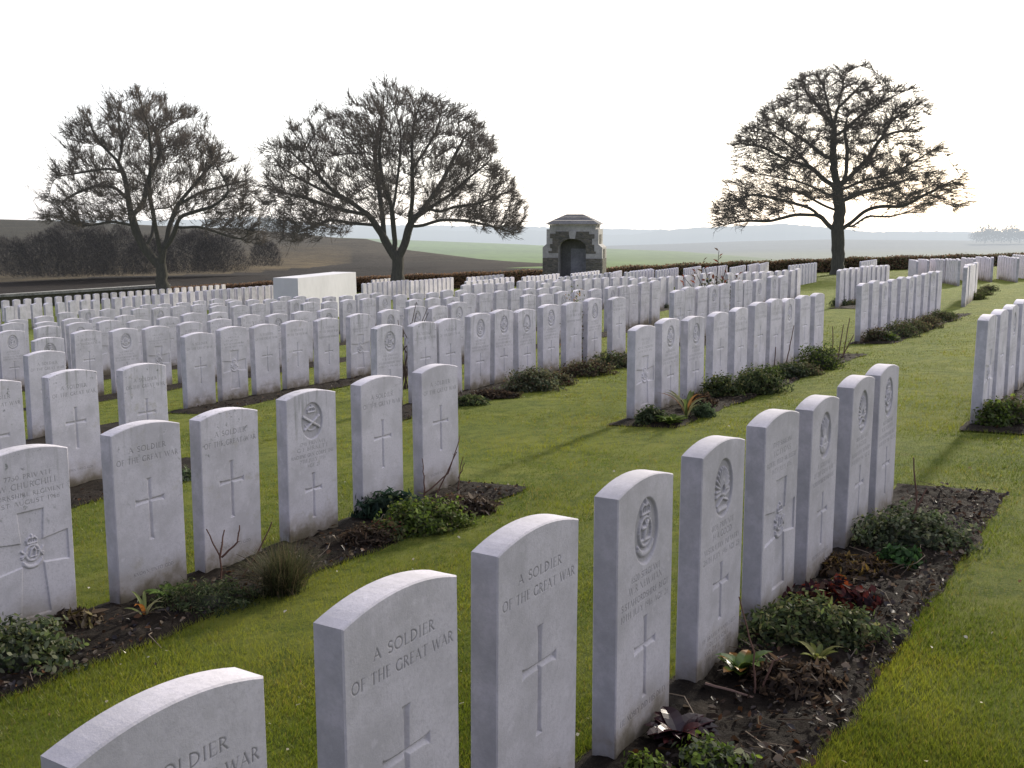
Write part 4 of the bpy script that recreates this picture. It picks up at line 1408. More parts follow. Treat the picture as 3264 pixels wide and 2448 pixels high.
X, Y = hit(2135, 985); Z = float(ground(X, Y))
mound('grass_clump', 'dark green clump at the gap in the fourth row', 'plant', base_of(2118, 982), .2, .2, .2, 400, (.05, .1), DARKG + GREEN, GD, spiky=1)
# red-tipped bush behind the third-row block
X, Y = st2xy(16.6, TL[3] - .9); Z = float(ground(X, Y))
Xr = X; 
for q in np.linspace(12, 30, 400):
    xx, yy = st2xy(q, TL[2] + .9)
    if proj(xx, yy, 0)[0] > 2275: Xr, Yr = xx, yy; break
Zr = float(ground(Xr, Yr))
rb = mound('nandina_bush', 'tall red-tipped leafy bush standing behind the third-row stones', 'shrub', (Xr, Yr, Zr), .55, .4, .98, 1100, (.05, .10), [(.05, .07, .03), (.09, .05, .035), (.16, .05, .03), (.03, .045, .02), (.2, .19, .12)], None)
m = MB()
for (dx, hh) in ((.05, 1.32), (-.22, 1.15), (.2, 1.08), (-.35, .95), (-.55, .85), (.4, .9)):
    m.tube([(0, 0, .3), (dx * .6, 0, hh * .7), (dx, 0, hh)], [.01, .008, .004], 4, (.06, .04, .03))
    for k in range(5):
        a = random.uniform(-1, 1); z = hh - k * .05
        c = random.choice([(.2, .06, .035), (.09, .06, .04), (.13, .04, .03)])
        m.add([(dx, 0, z), (dx + a * .06, .02, z + .02), (dx + a * .13, 0, z + .06), (dx + a * .05, -.02, z + .05)], [(0, 1, 2, 3)], c)
m.build('shoot', M['leaf'], rb)

# ------------------------------------------------------------------ stone altar on its steps
AX, AY, _ = at(950, 887, 30.0)
az = at(950, 887, 30.0)[2]
pa = R(16.5)
alt = empty('stone_altar', (AX, AY, az - 1.50), math.pi / 2 - pa)
tag(alt, 'long pale stone altar block on steps among the headstones', 'altar')
m = MB(); m.frustum((-.0, 3.86, .0, .80), .0, (.02, 3.84, .02, .78), 1.50, (.66, .65, .66)); m.build('altar_block', M['altar'], alt)
for i, (e, z0, z1) in enumerate([(.28, -.17, -.002), (.62, -.34, -.172), (.98, -.6, -.342)]):
    m = MB(); m.box(-e, 3.86 + e, -e, .8 + e, z0, z1, (.64, .63, .635)); m.build('step', M['altar'], alt)

# ------------------------------------------------------------------ stone shelter
MX, MY, MZ = at(1823, 884, 54.0)
mz0 = float(ground(MX, MY))
sh = empty('stone_shelter', (MX, MY, MZ), R(-13))
tag(sh, 'small stone shelter with arched niche and stepped pyramid roof', 'shelter')
sc = .00337; CXs = 862.0; BZ = 1120.0
def q5(x, y): return ((x - CXs) * sc, (BZ - y) * sc)
CREAM = (.44, .43, .41)
DEP = 1.5
# wall outline with arched opening: left half and right half
op_l, op_r = q5(655, 0)[0], q5(1068, 0)[0]
spr = q5(0, 690)[1]; crown = q5(0, 555)[1]
ac = (op_l + op_r) / 2; ar = (op_r - op_l) / 2
arcp = [(ac + ar * math.cos(a), spr + (crown - spr) * math.sin(a)) for a in np.linspace(math.pi, 0, 19)]
outl = [q5(418, 1180), q5(418, 682), q5(476, 632), q5(476, 415), q5(521, 415), q5(521, 352), q5(1206, 352), q5(1206, 415), q5(1250, 415), q5(1250, 632), q5(1308, 682), q5(1308, 1180)]
m = MB()
half_l = [outl[0], *outl[1:6], (ac, outl[5][1])] + [p for p in reversed(arcp[:10])] + [(op_l, outl[0][1])]
half_r = [(op_r, outl[0][1])] + [p for p in reversed(arcp[9:])] + [(ac, outl[6][1]), *outl[6:]]
m.prism(half_l, 0, .45, CREAM); m.prism(half_r, 0, .45, CREAM)
m.prism(outl, .90, DEP, CREAM)
m.prism([outl[0], outl[1], (op_l - .02, outl[1][1]), (op_l - .02, outl[0][1])], .452, .898, CREAM)
m.prism([(op_r + .02, outl[0][1]), (op_r + .02, outl[1][1]), outl[10], outl[11]], .452, .898, CREAM)
m.prism([outl[1], outl[2], *outl[3:9], outl[9], outl[10], (op_r + .02, outl[1][1] - .002), (op_r + .02, crown + .03), (op_l - .02, crown + .03), (op_l - .02, outl[1][1] - .002)], .452, .898, CREAM)
m.build('wall', M['plaster'], sh)
m = MB()
def roof_tier(x0, x1, y0, x2, x3, y1, e):
    a, b = q5(x0, y0), q5(x1, y0); c, d = q5(x2, y1), q5(x3, y1)
    m.frustum((a[0], b[0], -e[0], DEP + e[0]), a[1], (c[0], d[0], -e[1], DEP + e[1]), c[1], (.20, .20, .195))
m.box(q5(500, 0)[0], q5(1226, 0)[0], -.07, DEP + .07, q5(0, 350)[1], q5(0, 340)[1], (.3, .29, .28))
roof_tier(463, 1262, 339, 556, 1170, 288, (.20, -.10))
roof_tier(552, 1174, 286, 662, 1064, 236, (-.09, -.36))
roof_tier(656, 1070, 234, 745, 980, 196, (-.35, -.58))
m.build('roof', M['plaster'], sh)
m = MB()
m.prism([q5(812, 442), q5(826, 553), q5(903, 553), q5(918, 442)], -.03, -.002, CREAM); m.build('keystone', M['plaster'], sh)
# rubble panels, toothed against the dressed quoins
def arch_side(lo, hi): return [p for p in arcp[lo:hi]]
ax_l = [(ac + (ar + .0) * math.cos(a), spr + (crown - spr + .0) * math.sin(a)) for a in np.linspace(math.pi, math.pi * .56, 10)]
ax_r = [(ac + ar * math.cos(a), spr + (crown - spr) * math.sin(a)) for a in np.linspace(math.pi * .44, 0, 10)]
pl = [q5(806, 448), q5(612, 448), q5(612, 478), q5(528, 478), q5(528, 545), q5(566, 545), q5(566, 632), q5(530, 632), q5(530, 692), q5(560, 692), q5(560, 735), q5(508, 735), q5(508, 764), q5(655, 764)] + ax_l + [q5(822, 553)]
pr = [q5(922, 448), q5(908, 553)] + ax_r + [q5(1068, 772), q5(1215, 772), q5(1215, 738), q5(1190, 738), q5(1190, 640), q5(1158, 640), q5(1158, 552), q5(1192, 552), q5(1192, 486), q5(1114, 486), q5(1114, 448)]
for poly in (pl, pr, [q5(420, 836), q5(420, 1178), q5(653, 1178), q5(653, 832)], [q5(1070, 842), q5(1070, 1178), q5(1306, 1178), q5(1306, 842)]):
    m = MB(); m.prism(poly, -.014, -.003); m.build('rubble_panel', M['rubble'], sh)
for (y0, y1, d0, d1) in ((490, 628, .35, .95), (704, 836, .4, 1.0), (842, 1178, .05, 1.42)):
    m = MB()
    xr = q5(1252 if y0 < 640 else 1310, 0)[0]
    m.box(xr + .001, xr + .012, d0, d1, q5(0, y1)[1], q5(0, y0)[1]); m.build('rubble_panel', M['rubble'], sh)
m = MB(); m.box(op_l - .015, op_r + .015, .886, .8985, q5(0, 1178)[1], crown + .02, (.17, .17, .16)); m.build('niche_back', M['plaster'], sh)  # panel painted dark to stand in for shade inside the arch
m = MB(); m.box(q5(800, 0)[0], q5(1040, 0)[0], .86, .884, q5(0, 1178)[1], q5(0, 705)[1], (.27, .275, .285)); m.build('niche_panel', M['plaster'], sh)
m = MB(); m.box(op_l - .1, op_r + .1, -.5, -.02, -.35, -.02, (.34, .33, .31)); m.build('step', M['plaster'], sh)

# ------------------------------------------------------------------ hedge and low wall
hp = [(545, 917, 62), (863, 900, 62), (1294, 878, 61.5), (1609, 867, 61), (1942, 853.5, 60.5), (2364, 836, 60), (2784, 821, 60), (3264, 810, 60), (3900, 797, 60.5)]
pts = [at(*p) for p in hp]
hx = np.array([p[0] for p in pts]); hyy = np.array([p[1] for p in pts]); hz = np.array([p[2] for p in pts])
X = np.linspace(hx[0], hx[-1], 420)
top = np.interp(X, hx, hz); yy = np.interp(X, hx, hyy)
gr = ground(X, yy) - .3
gr = np.minimum(gr, top - .9)
hedge = empty('beech_hedge', (0, 0, 0)); tag(hedge, 'low clipped brown beech hedge along the back of the cemetery', 'hedge')
wob = .03 * np.sin(X * 2.1) + .02 * np.sin(X * 5.7)
sec = np.stack([np.stack([X, yy - .36, gr], 1), np.stack([X, yy - .37, top - .12 + wob], 1), np.stack([X, yy - .22, top - .02 + wob], 1), np.stack([X, yy + .22, top - .02 + wob], 1), np.stack([X, yy + .37, top - .12 + wob], 1), np.stack([X, yy + .36, gr], 1)], 0)
i = np.arange(6 * len(X)).reshape(6, len(X))
f = np.stack([i[:-1, :-1].ravel(), i[:-1, 1:].ravel(), i[1:, 1:].ravel(), i[1:, :-1].ravel()], 1)
link('hedge_branches', np_mesh('hedge_branches', sec.reshape(-1, 3), f, np.tile(np.array([[.045, .034, .026]]), (6 * len(X), 1))), M['hedge_core'], hedge)
n = 34000
xx = RNG.uniform(hx[0], hx[-1], n); tp = np.interp(xx, hx, hz); yb = np.interp(xx, hx, hyy); g0 = np.maximum(ground(xx, yb), tp - 1.3)
face = RNG.random(n) < .72
zz = np.where(face, g0 + (tp - g0) * RNG.random(n) ** .8, tp + RNG.normal(0, .035, n) + .03 * np.sin(xx * 2.1))
yl = np.where(face, yb - .37 + RNG.normal(0, .035, n), yb + RNG.uniform(-.36, .36, n))
pal = np.array([(.25, .155, .095), (.32, .20, .115), (.19, .13, .085), (.17, .155, .08), (.36, .22, .12), (.15, .165, .075)])
bias = vnoise(xx, zz * 0, .35, 9)
k = np.where(RNG.random(n) < np.clip((xx - 0) / 30 * .6 + bias * .25, 0, .7), RNG.choice([3, 5, 2], n), RNG.choice([0, 1, 2, 4], n))
nr = RNG.normal(size=(n, 3)) * .6 + np.where(face[:, None], np.array([0, -1, 0]), np.array([0, 0, 1])); nr /= np.linalg.norm(nr, axis=1, keepdims=True)
L = RNG.uniform(.07, .13, n)
v, f, cc = leaf_cloud(np.stack([xx, yl, zz], 1), nr, L, L * .65, pal[k] * RNG.uniform(.6, 1.3, (n, 1)), .2)
link('foliage', np_mesh('foliage', v, f, cc), M['hedge_leaf'], hedge)
wp = [at(-700, 975, 50.5), at(0, 938, 56), at(260, 922, 58.5), at(540, 905, 61.3)]
wall = empty('boundary_wall', (0, 0, 0)); tag(wall, 'low stone boundary wall with pale coping left of the leftmost tree', 'wall')
m = MB(); mc = MB()
for (a, b) in zip(wp[:-1], wp[1:]):
    d = Vector((b[0] - a[0], b[1] - a[1], 0)).normalized(); nn = Vector((-d.y, d.x, 0)) * .2
    for (mm, z0, z1, w, c) in ((m, -2.0, -.14, .19, (.11, .105, .08)), (mc, -.14, 0, .27, (.36, .35, .32))):
        u = nn.normalized() * w
        vs = []
        for p in (a, b):
            for sgn in (-1, 1):
                for zz_ in (z0, z1): vs.append((p[0] + u.x * sgn, p[1] + u.y * sgn, p[2] + zz_))
        mm.add(vs, [(0, 4, 5, 1), (2, 3, 7, 6), (1, 5, 7, 3), (0, 2, 6, 4), (0, 1, 3, 2), (4, 6, 7, 5)], c)
m.build('masonry', M['wall'], wall); mc.build('coping', M['wall'], wall)


# ------------------------------------------------------------------ land beyond the cemetery
def sheet(name, cols, topy, topY, boty, botY, nrow, colf, mat, powr=1.4, rough=0.0, xs=None):
    xs = np.array(xs)
    ty = np.interp(xs, *zip(*topy)); tY = np.interp(xs, *zip(*topY)); by = np.interp(xs, *zip(*boty)); bY = np.interp(xs, *zip(*botY))
    V_ = []; C_ = []
    for j in range(nrow + 1):
        q = j / nrow
        Yq = bY + (tY - bY) * q ** powr
        yq = by + (ty - by) * q
        a = (xs - CX) / F
        bq = (CY - yq) / F
        kx = Yq / (CT + ST * bq)
        P3 = np.stack([kx * a, Yq, EYE + kx * (-ST + CT * bq)], 1)
        if rough: P3[:, 2] += rough * (vnoise(P3[:, 0], P3[:, 1], .09, 21) - .5) * min(1, 4 * q * (1 - q) + .1)
        V_.append(P3)
        C_.append(np.array([colf(x, y, q) for x, y in zip(xs, yq)]))
    # roll over behind the crest so the sheet keeps going down
    last = V_[-1].copy(); last[:, 1] *= 1.25; last[:, 0] *= 1.25; last[:, 2] -= 12; V_.append(last); C_.append(C_[-1])
    o = link(name, np_mesh(name, np.concatenate(V_), grid_faces(nrow + 2, len(xs)), np.concatenate(C_), smooth=True), mat)
    tag(o, kind='structure')
    return o


plough_edge = [(-900, 905), (0, 893), (480, 880), (840, 862), (992, 855), (1110, 836), (1200, 842), (1500, 852), (2300, 870)]


def lerp(a, b, t): return tuple(x + (y - x) * t for x, y in zip(a, b))


def hill_col(x, y, q):
    pe = np.interp(x, *zip(*plough_edge))
    dark = (.014, .0105, .0085); hill = (.042, .033, .022); straw = (.075, .055, .028); olive = (.020, .0185, .008)
    if y > pe: return dark
    d = pe - y
    if x < 1120:
        st = np.interp(d, [0, 14, 45, 80], [1.25, 1.2, .5, 0]) * np.interp(x, [0, 700, 1000, 1120], [.45, .8, 1, .3])
        base = lerp(hill, olive, float(np.interp(x, [0, 600, 900], [.55, .3, 0])))
        return lerp(base, straw, float(st))
    return lerp(dark, hill, float(np.clip(d / 40, 0, 1)))


sheet('hillside', None, [(-1500, 676), (0, 699), (152, 703), (542, 721), (738, 728), (868, 738), (922, 742), (1077, 758), (1166, 761), (1303, 797), (1531, 826), (1720, 839), (1942, 847), (2300, 856)],
      [(-1500, 230), (900, 250), (1166, 240), (1400, 170), (1942, 110), (2300, 90)], [(-1500, 1000), (0, 960), (800, 925), (1600, 890), (2300, 874)], [(-1500, 52), (0, 58), (2300, 63)],
      46, hill_col, M['land'], 1.3, .5, np.concatenate([np.arange(-1500, -50, 60), np.arange(-50, 2301, 14)]))


def green_col(x, y, q):
    c = lerp((.10, .165, .035), (.12, .185, .055), q)
    return lerp(c, (.10, .12, .075), float(np.interp(x, [1800, 2600], [0, .8])))


sheet('crop_field', None, [(600, 745), (1077, 757), (1640, 778), (1944, 793), (2163, 801), (2369, 817), (2600, 838), (3300, 850)], [(600, 420), (1640, 380), (2369, 260), (3300, 180)],
      [(600, 880), (1166, 860), (1720, 862), (2400, 862), (3300, 870)], [(600, 200), (1200, 140), (1942, 70), (3300, 66)], 16, green_col, M['green_field'], 1.3, 0, np.arange(600, 3301, 40))


def pale_col(x, y, q): return lerp((.13, .14, .075), (.10, .105, .10), float(np.clip((q - .55) / .15, 0, 1)))


sheet('far_field', None, [(1500, 800), (1944, 783), (2120, 778), (2364, 769), (2649, 763), (3100, 767), (3600, 764), (4800, 762)], [(1500, 620), (4800, 620)],
      [(1500, 870), (2300, 862), (3100, 858), (4800, 850)], [(1500, 260), (2200, 240), (4800, 160)], 14, pale_col, M['green_field'], 1.2, 0, np.arange(1500, 4801, 50))


def hill_ridge(name, crest, Y, dY, c, fuzz):
    """far wooded ridge: rises from Y to Y+dY"""
    x0, x1 = crest[0][0], crest[-1][0]
    xs = np.arange(x0, x1, 7.0)
    ty = np.interp(xs, *zip(*crest)) + fuzz * (vnoise(xs, xs * 0, .06, 31) * .6 + vnoise(xs, xs * 0, .2, 32) * .4 - .5)
    rows = []
    for q, yb in ((0, 900), (.5, 800), (1, None)):
        y = ty if yb is None else np.full_like(xs, yb)
        if yb == 800: y = ty + 30
        Yq = Y + dY * q
        b = (CY - y) / F; k = Yq / (CT + ST * b)
        rows.append(np.stack([k * (xs - CX) / F, np.full_like(xs, Yq), EYE + k * (-ST + CT * b)], 1))
    last = rows[-1].copy(); last[:, 1] += 200; last[:, 2] -= 60; rows.append(last)
    v = np.concatenate(rows)
    o = link(name, np_mesh(name, v, grid_faces(4, len(xs)), np.tile(np.array([c]), (len(v), 1)), smooth=True), M['green_field'])
    tag(o, kind='structure')


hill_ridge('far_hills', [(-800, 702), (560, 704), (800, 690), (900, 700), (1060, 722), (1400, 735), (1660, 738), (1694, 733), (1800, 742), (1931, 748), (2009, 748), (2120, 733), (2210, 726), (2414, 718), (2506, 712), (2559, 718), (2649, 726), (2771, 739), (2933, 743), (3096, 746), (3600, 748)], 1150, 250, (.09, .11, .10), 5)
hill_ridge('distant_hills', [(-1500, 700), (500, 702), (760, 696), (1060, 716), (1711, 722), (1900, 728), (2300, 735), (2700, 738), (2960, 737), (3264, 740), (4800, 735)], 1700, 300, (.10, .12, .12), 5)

# ------------------------------------------------------------------ trees


def pt_in_poly(x, z, poly):
    inside = np.zeros(np.shape(x), bool)
    j = len(poly) - 1
    for i in range(len(poly)):
        xi, zi = poly[i]; xj, zj = poly[j]
        c = ((zi > z) != (zj > z)) & (x < (xj - xi) * (z - zi) / (zj - zi + 1e-12) + xi)
        inside ^= c
        j = i
    return inside


def make_tree(label, zoff, trunk, limbs, outline, depth, base_px, rt, natt, seed, flat=0.0, gaps=None, clumps=(), tip=.0095):
    rng = np.random.default_rng(seed)
    cvt = lambda p: (p[0] * .434 + zoff[0], p[1] * .434 + zoff[1])
    B = at(*base_px, depth)
    def w(p):
        q = at(*cvt(p), depth)
        return (q[0] - B[0], q[2] - B[2])
    poly = [w(p) for p in outline]
    tr = [w(p) for p in trunk]
    root = empty('tree', (B[0], B[1], B[2]))
    tag(root, label, 'tree', None)
    # skeleton nodes
    nodes = []; par = []; fixedr = {}
    def add(p, pr):
        nodes.append(p); par.append(pr); return len(nodes) - 1
    prev = -1
    def path(pts, start, dy):
        prev = start
        y = nodes[start][1] if start >= 0 else 0
        for a, b in zip(pts[:-1], pts[1:]):
            L = math.hypot(b[0] - a[0], b[1] - a[1]); k = max(1, int(L / .22))
            for j in range(1, k + 1):
                q = j / k
                y += dy * L / k
                prev = add((a[0] + (b[0] - a[0]) * q + rng.normal(0, .025), y, a[1] + (b[1] - a[1]) * q), prev)
        return prev
    i0 = add((tr[0][0], 0, tr[0][1] - .35), -1)
    path([(tr[0][0], tr[0][1] - .35)] + tr, i0, 0)
    ntrunk = len(nodes)
    for li, lm in enumerate(limbs):
        pts = [w(p) for p in lm]
        d = [(n[0] - pts[0][0]) ** 2 + (n[2] - pts[0][1]) ** 2 for n in nodes]
        st = int(np.argmin(d))
        side = 1 if li % 2 else -1
        path(pts, st, side * rng.uniform(.1, .62) * (1 if li else .3))
    # attraction points inside the crown
    px = np.array([p[0] for p in poly]); pz = np.array([p[1] for p in poly])
    ax_, az_, ay_ = [], [], []
    cxm = tr[-1][0]
    while len(ax_) < natt:
        x = rng.uniform(px.min(), px.max(), 4000); z = rng.uniform(pz.min(), pz.max(), 4000)
        k = pt_in_poly(x, z, poly)
        x, z = x[k], z[k]
        halfw = np.maximum(.8, (px.max() - px.min()) / 2 * np.sqrt(np.clip(1 - ((z - pz.min()) / (pz.max() - pz.min() + .5)) ** 2, .05, 1)))
        hd = halfw * np.sqrt(np.clip(1 - ((x - cxm) / (halfw * 1.05)) ** 2, .05, 1))
        y = rng.uniform(-1, 1, len(x)) * hd
        # keep to the outer shell, break into clumps
        e = np.sqrt(((x - cxm) / halfw) ** 2 + (y / halfw) ** 2 + ((z - pz.min() - 1.0) / (pz.max() - pz.min())).clip(0) ** 2)
        cl = vnoise(x + 50 + y * .7, z * (1.0 + flat) + 50 + y * .3, .75, seed) * .65 + vnoise(x + 80, z * (1 + flat) + y + 80, 1.7, seed + 1) * .35
        kp = (rng.random(len(x)) < np.clip(.35 + e * .75, 0, 1)) & (cl > .33)
        ax_ += list(x[kp]); ay_ += list(y[kp]); az_ += list(z[kp])
    att = np.stack([ax_, ay_, az_], 1)[:natt]
    alive = np.ones(len(att), bool)
    D, KILL, INF = .22, .50, 4.0
    grown = set()
    for it in range(120):
        kd = kdtree.KDTree(len(nodes))
        for i, p in enumerate(nodes): kd.insert(p, i)
        kd.balance()
        acc = {}
        for ai in np.where(alive)[0]:
            co, idx, dist = kd.find(att[ai])
            if dist < KILL: alive[ai] = False; continue
            if dist < INF and idx >= 6:
                v = (att[ai] - np.array(co)) / dist
                if idx in acc: acc[idx] += v
                else: acc[idx] = v.copy()
        if not acc: break
        for idx, v in acc.items():
            v = v / (np.linalg.norm(v) + 1e-9)
            if par[idx] >= 0:
                pd = np.array(nodes[idx]) - np.array(nodes[par[idx]]); pd /= np.linalg.norm(pd) + 1e-9
                if idx not in grown and float(pd @ v) > -.2: v = v + pd * .9
            grown.add(idx)
            v = v + rng.normal(0, .12, 3) + np.array([0, 0, .05 * (1 - flat)])
            v /= np.linalg.norm(v) + 1e-9
            p = np.array(nodes[idx]) + v * D
            add(tuple(p), idx)
        if alive.sum() < 15: break
    n = len(nodes)
    kids = [[] for _ in range(n)]
    for i, p in enumerate(par):
        if p >= 0: kids[p].append(i)
    rad = np.zeros(n)
    for i in range(n - 1, -1, -1):
        if not kids[i]: rad[i] = tip
        else: rad[i] = (sum(rad[k] ** 2.4 for k in kids[i])) ** (1 / 2.4)
    # scale the pipe model so the trunk has the right girth
    lo = tip * 1.2; r_b = rad[4]
    rad = np.where(rad > lo, lo + (rt - lo) * np.clip((rad - lo) / (r_b - lo), 0, 1) ** 1.0, rad)
    # straighten the kinks left by growth
    fixed = set(range(ntrunk))
    for _ in range(2):
        new = list(nodes)
        for i in range(n):
            if i in fixed or not kids[i] or par[i] < 0: continue
            k = max(kids[i], key=lambda q: rad[q])
            new[i] = tuple(.5 * np.array(nodes[i]) + .25 * np.array(nodes[par[i]]) + .25 * np.array(nodes[k]))
        nodes = new
    zb = nodes[0][2] + .35
    for i in range(ntrunk):
        f_ = (nodes[i][2] - zb)
        rad[i] = max(rad[i], rt * (.97 + .28 * max(0, 1 - f_ / .6) ** 2) if f_ < 1.4 else 0)
    print('TREE', label[:20], n, 'alive', int(alive.sum()), 'it', it)
    mt, mc = MB(), MB()
    def run(start):
        chain = [start]; cur = start
        while True:
            ks = kids[cur]
            if not ks: break
            nx = max(ks, key=lambda k: rad[k]); chain.append(nx); cur = nx
        return chain
    stack = [0]; done = set()
    while stack:
        s_ = stack.pop()
        ch = run(s_)
        pre = [par[s_]] if par[s_] >= 0 else []
        ids = pre + ch
        rr = [min(rad[i], rad[ch[0]]) for i in ids]
        # split thick (trunk and limbs) from thin (crown)
        cut = len(ids)
        for q in range(len(ids)):
            if rr[q] < .034: cut = q; break
        thick = ids[:cut + 1] if cut < len(ids) else ids
        if cut >= 2: mt.tube([nodes[i] for i in thick], [rad[i] if i != ids[0] or not pre else rr[0] for i in thick], 7 if rad[ch[0]] > .09 else 5, (1, 1, 1))
        thin = ids[max(0, cut - 0):] if cut >= 2 else ids
        if len(thin) >= 2: mc.tube([nodes[i] for i in thin], [min(rad[i], .034) for i in thin], 3, (1, 1, 1))
        for c in ch:
            if kids[c]:
                nx = max(kids[c], key=lambda k: rad[k])
                for k in kids[c]:
                    if k != nx: stack.append(k)
    # fine twigs on every thin node
    V_, F_ = [], []
    cen = np.array([cxm, 0, pz.min() + .6])
    tw = []
    sq = np.array([1, 1, 1 - .55 * flat])
    for i in range(n):
        if rad[i] < .055 and i > ntrunk:
            p = np.array(nodes[i]); d = p - np.array(nodes[par[i]]); d /= np.linalg.norm(d) + 1e-9
            oc = p - cen; oc /= np.linalg.norm(oc) + 1e-9
            for _ in range(3 if kids[i] else 6):
                v = (d * .7 + oc * .65 + np.array([0, 0, .12]) + rng.normal(0, .33, 3)) * sq; v /= np.linalg.norm(v)
                L = rng.uniform(.35, 1.05) * (1.15 if not kids[i] else 1)
                e_ = p + v * L * .95
                if not pt_in_poly(np.array(e_[0]), np.array(e_[2]), poly) and rng.random() < .9: L *= .4
                q = p.copy(); pts = [tuple(q)]
                ns = 4
                for j in range(ns):
                    v = v + rng.normal(0, .13, 3) + np.array([0, 0, .08 * (1 - flat)]); v /= np.linalg.norm(v)
                    q = q + v * L / ns; pts.append(tuple(q))
                    for _k in range((1 + (j % 2)) if j < ns - 1 else 3):
                        tv_ = (v * .9 + rng.normal(0, .45, 3)) * sq; tv_ /= np.linalg.norm(tv_)
                        tw.append((q - v * rng.uniform(0, .2), tv_, rng.uniform(.10, .30)))
                mc.tube(pts, [.0135, .012, .010, .0085, .006], 3, (1, 1, 1))
    for c in clumps:
        q = w(c[:2]); r = c[2]
        for _ in range(int(c[3])):
            v = rng.normal(size=3); v /= np.linalg.norm(v)
            o_ = np.array([q[0], -.3, q[1]]) + v * r * rng.random() ** .5
            v2 = rng.normal(size=3); v2 /= np.linalg.norm(v2)
            tw.append((o_, v2, rng.uniform(.15, .4)))
    P0 = np.array([t[0] for t in tw]); Vv = np.array([t[1] for t in tw]); L = np.array([t[2] for t in tw])[:, None]
    a = np.cross(Vv, rng.normal(size=Vv.shape)); a /= np.linalg.norm(a, axis=1, keepdims=True); b = np.cross(Vv, a)
    r0 = .0078
    bend = rng.normal(0, .22, Vv.shape) * L
    mid = P0 + Vv * L * .5 + bend * .35
    end = P0 + Vv * L + bend
    m_ = len(tw)
    vv = np.empty((m_, 7, 3))
    for j in range(3):
        th = 2 * math.pi * j / 3
        o_ = a * math.cos(th) + b * math.sin(th)
        vv[:, j] = P0 + o_ * r0; vv[:, 3 + j] = mid + o_ * r0 * .8
    vv[:, 6] = end
    i = np.arange(m_)[:, None] * 7
    quads = np.concatenate([i + np.array([j, (j + 1) % 3, 3 + (j + 1) % 3, 3 + j]) for j in range(3)])
    tris = np.concatenate([i + np.array([3 + j, 3 + (j + 1) % 3, 6]) for j in range(3)])
    mt.build('trunk', M['bark'], root, True)
    tv = np.array(mc.v); tf = np.array(mc.f)
    allv = np.concatenate([tv, vv.reshape(-1, 3)]); off = len(tv)
    link('crown', np_mesh('crown', allv, [np.concatenate([tf, quads + off]), tris + off]), M['twig'], root)
    return root


make_tree('bare spreading tree at the left, trunk forking low', (0, 200), [(1192, 1640), (1190, 1560), (1186, 1490)], [
    [(1180, 1500), (1060, 1360), (1000, 1200), (965, 1050), (950, 880), (900, 730), (790, 620), (740, 550), (690, 430)],
    [(990, 1130), (1065, 1020), (1075, 850), (1130, 740), (1160, 640), (1110, 500), (1060, 400)],
    [(1195, 1480), (1190, 1330), (1185, 1150), (1180, 960), (1200, 850), (1240, 700), (1250, 520), (1220, 330)],
    [(1215, 1400), (1240, 1200), (1290, 1050), (1370, 930), (1480, 800), (1560, 700)],
    [(1235, 1370), (1330, 1210), (1360, 1130), (1500, 1095), (1650, 1060), (1780, 980)],
    [(1110, 1330), (1110, 1150), (1060, 1050)],
    [(980, 1190), (850, 1165), (700, 1200), (560, 1170)],
    [(1340, 1215), (1480, 1200), (1700, 1280), (1880, 1335)],
    [(950, 1000), (880, 920), (740, 900), (600, 960), (480, 1030)],
    [(900, 740), (920, 600), (890, 450), (880, 330)],
    [(930, 800), (820, 780), (660, 810), (500, 840)],
    [(1290, 1050), (1440, 950), (1600, 900), (1760, 850)]],
    [(360, 970), (430, 1010), (540, 940), (430, 850), (460, 720), (560, 690), (490, 630), (500, 500), (560, 430), (620, 340), (740, 350), (800, 420), (835, 290), (960, 240), (1040, 260), (1130, 210), (1240, 250), (1330, 300), (1440, 340), (1500, 430), (1400, 500), (1560, 570), (1680, 680), (1810, 770), (1850, 880), (1860, 1010), (1900, 1120), (1850, 1230), (1910, 1340), (1700, 1290), (1500, 1225), (1350, 1180), (1200, 1150), (900, 1220), (700, 1215), (560, 1200), (350, 1170), (400, 1080)],
    57, (517, 915), .30, 1800, 3, 0, None, [(1045, 390, .35, 420), (1290, 600, .55, 260), (1180, 600, .3, 160)])
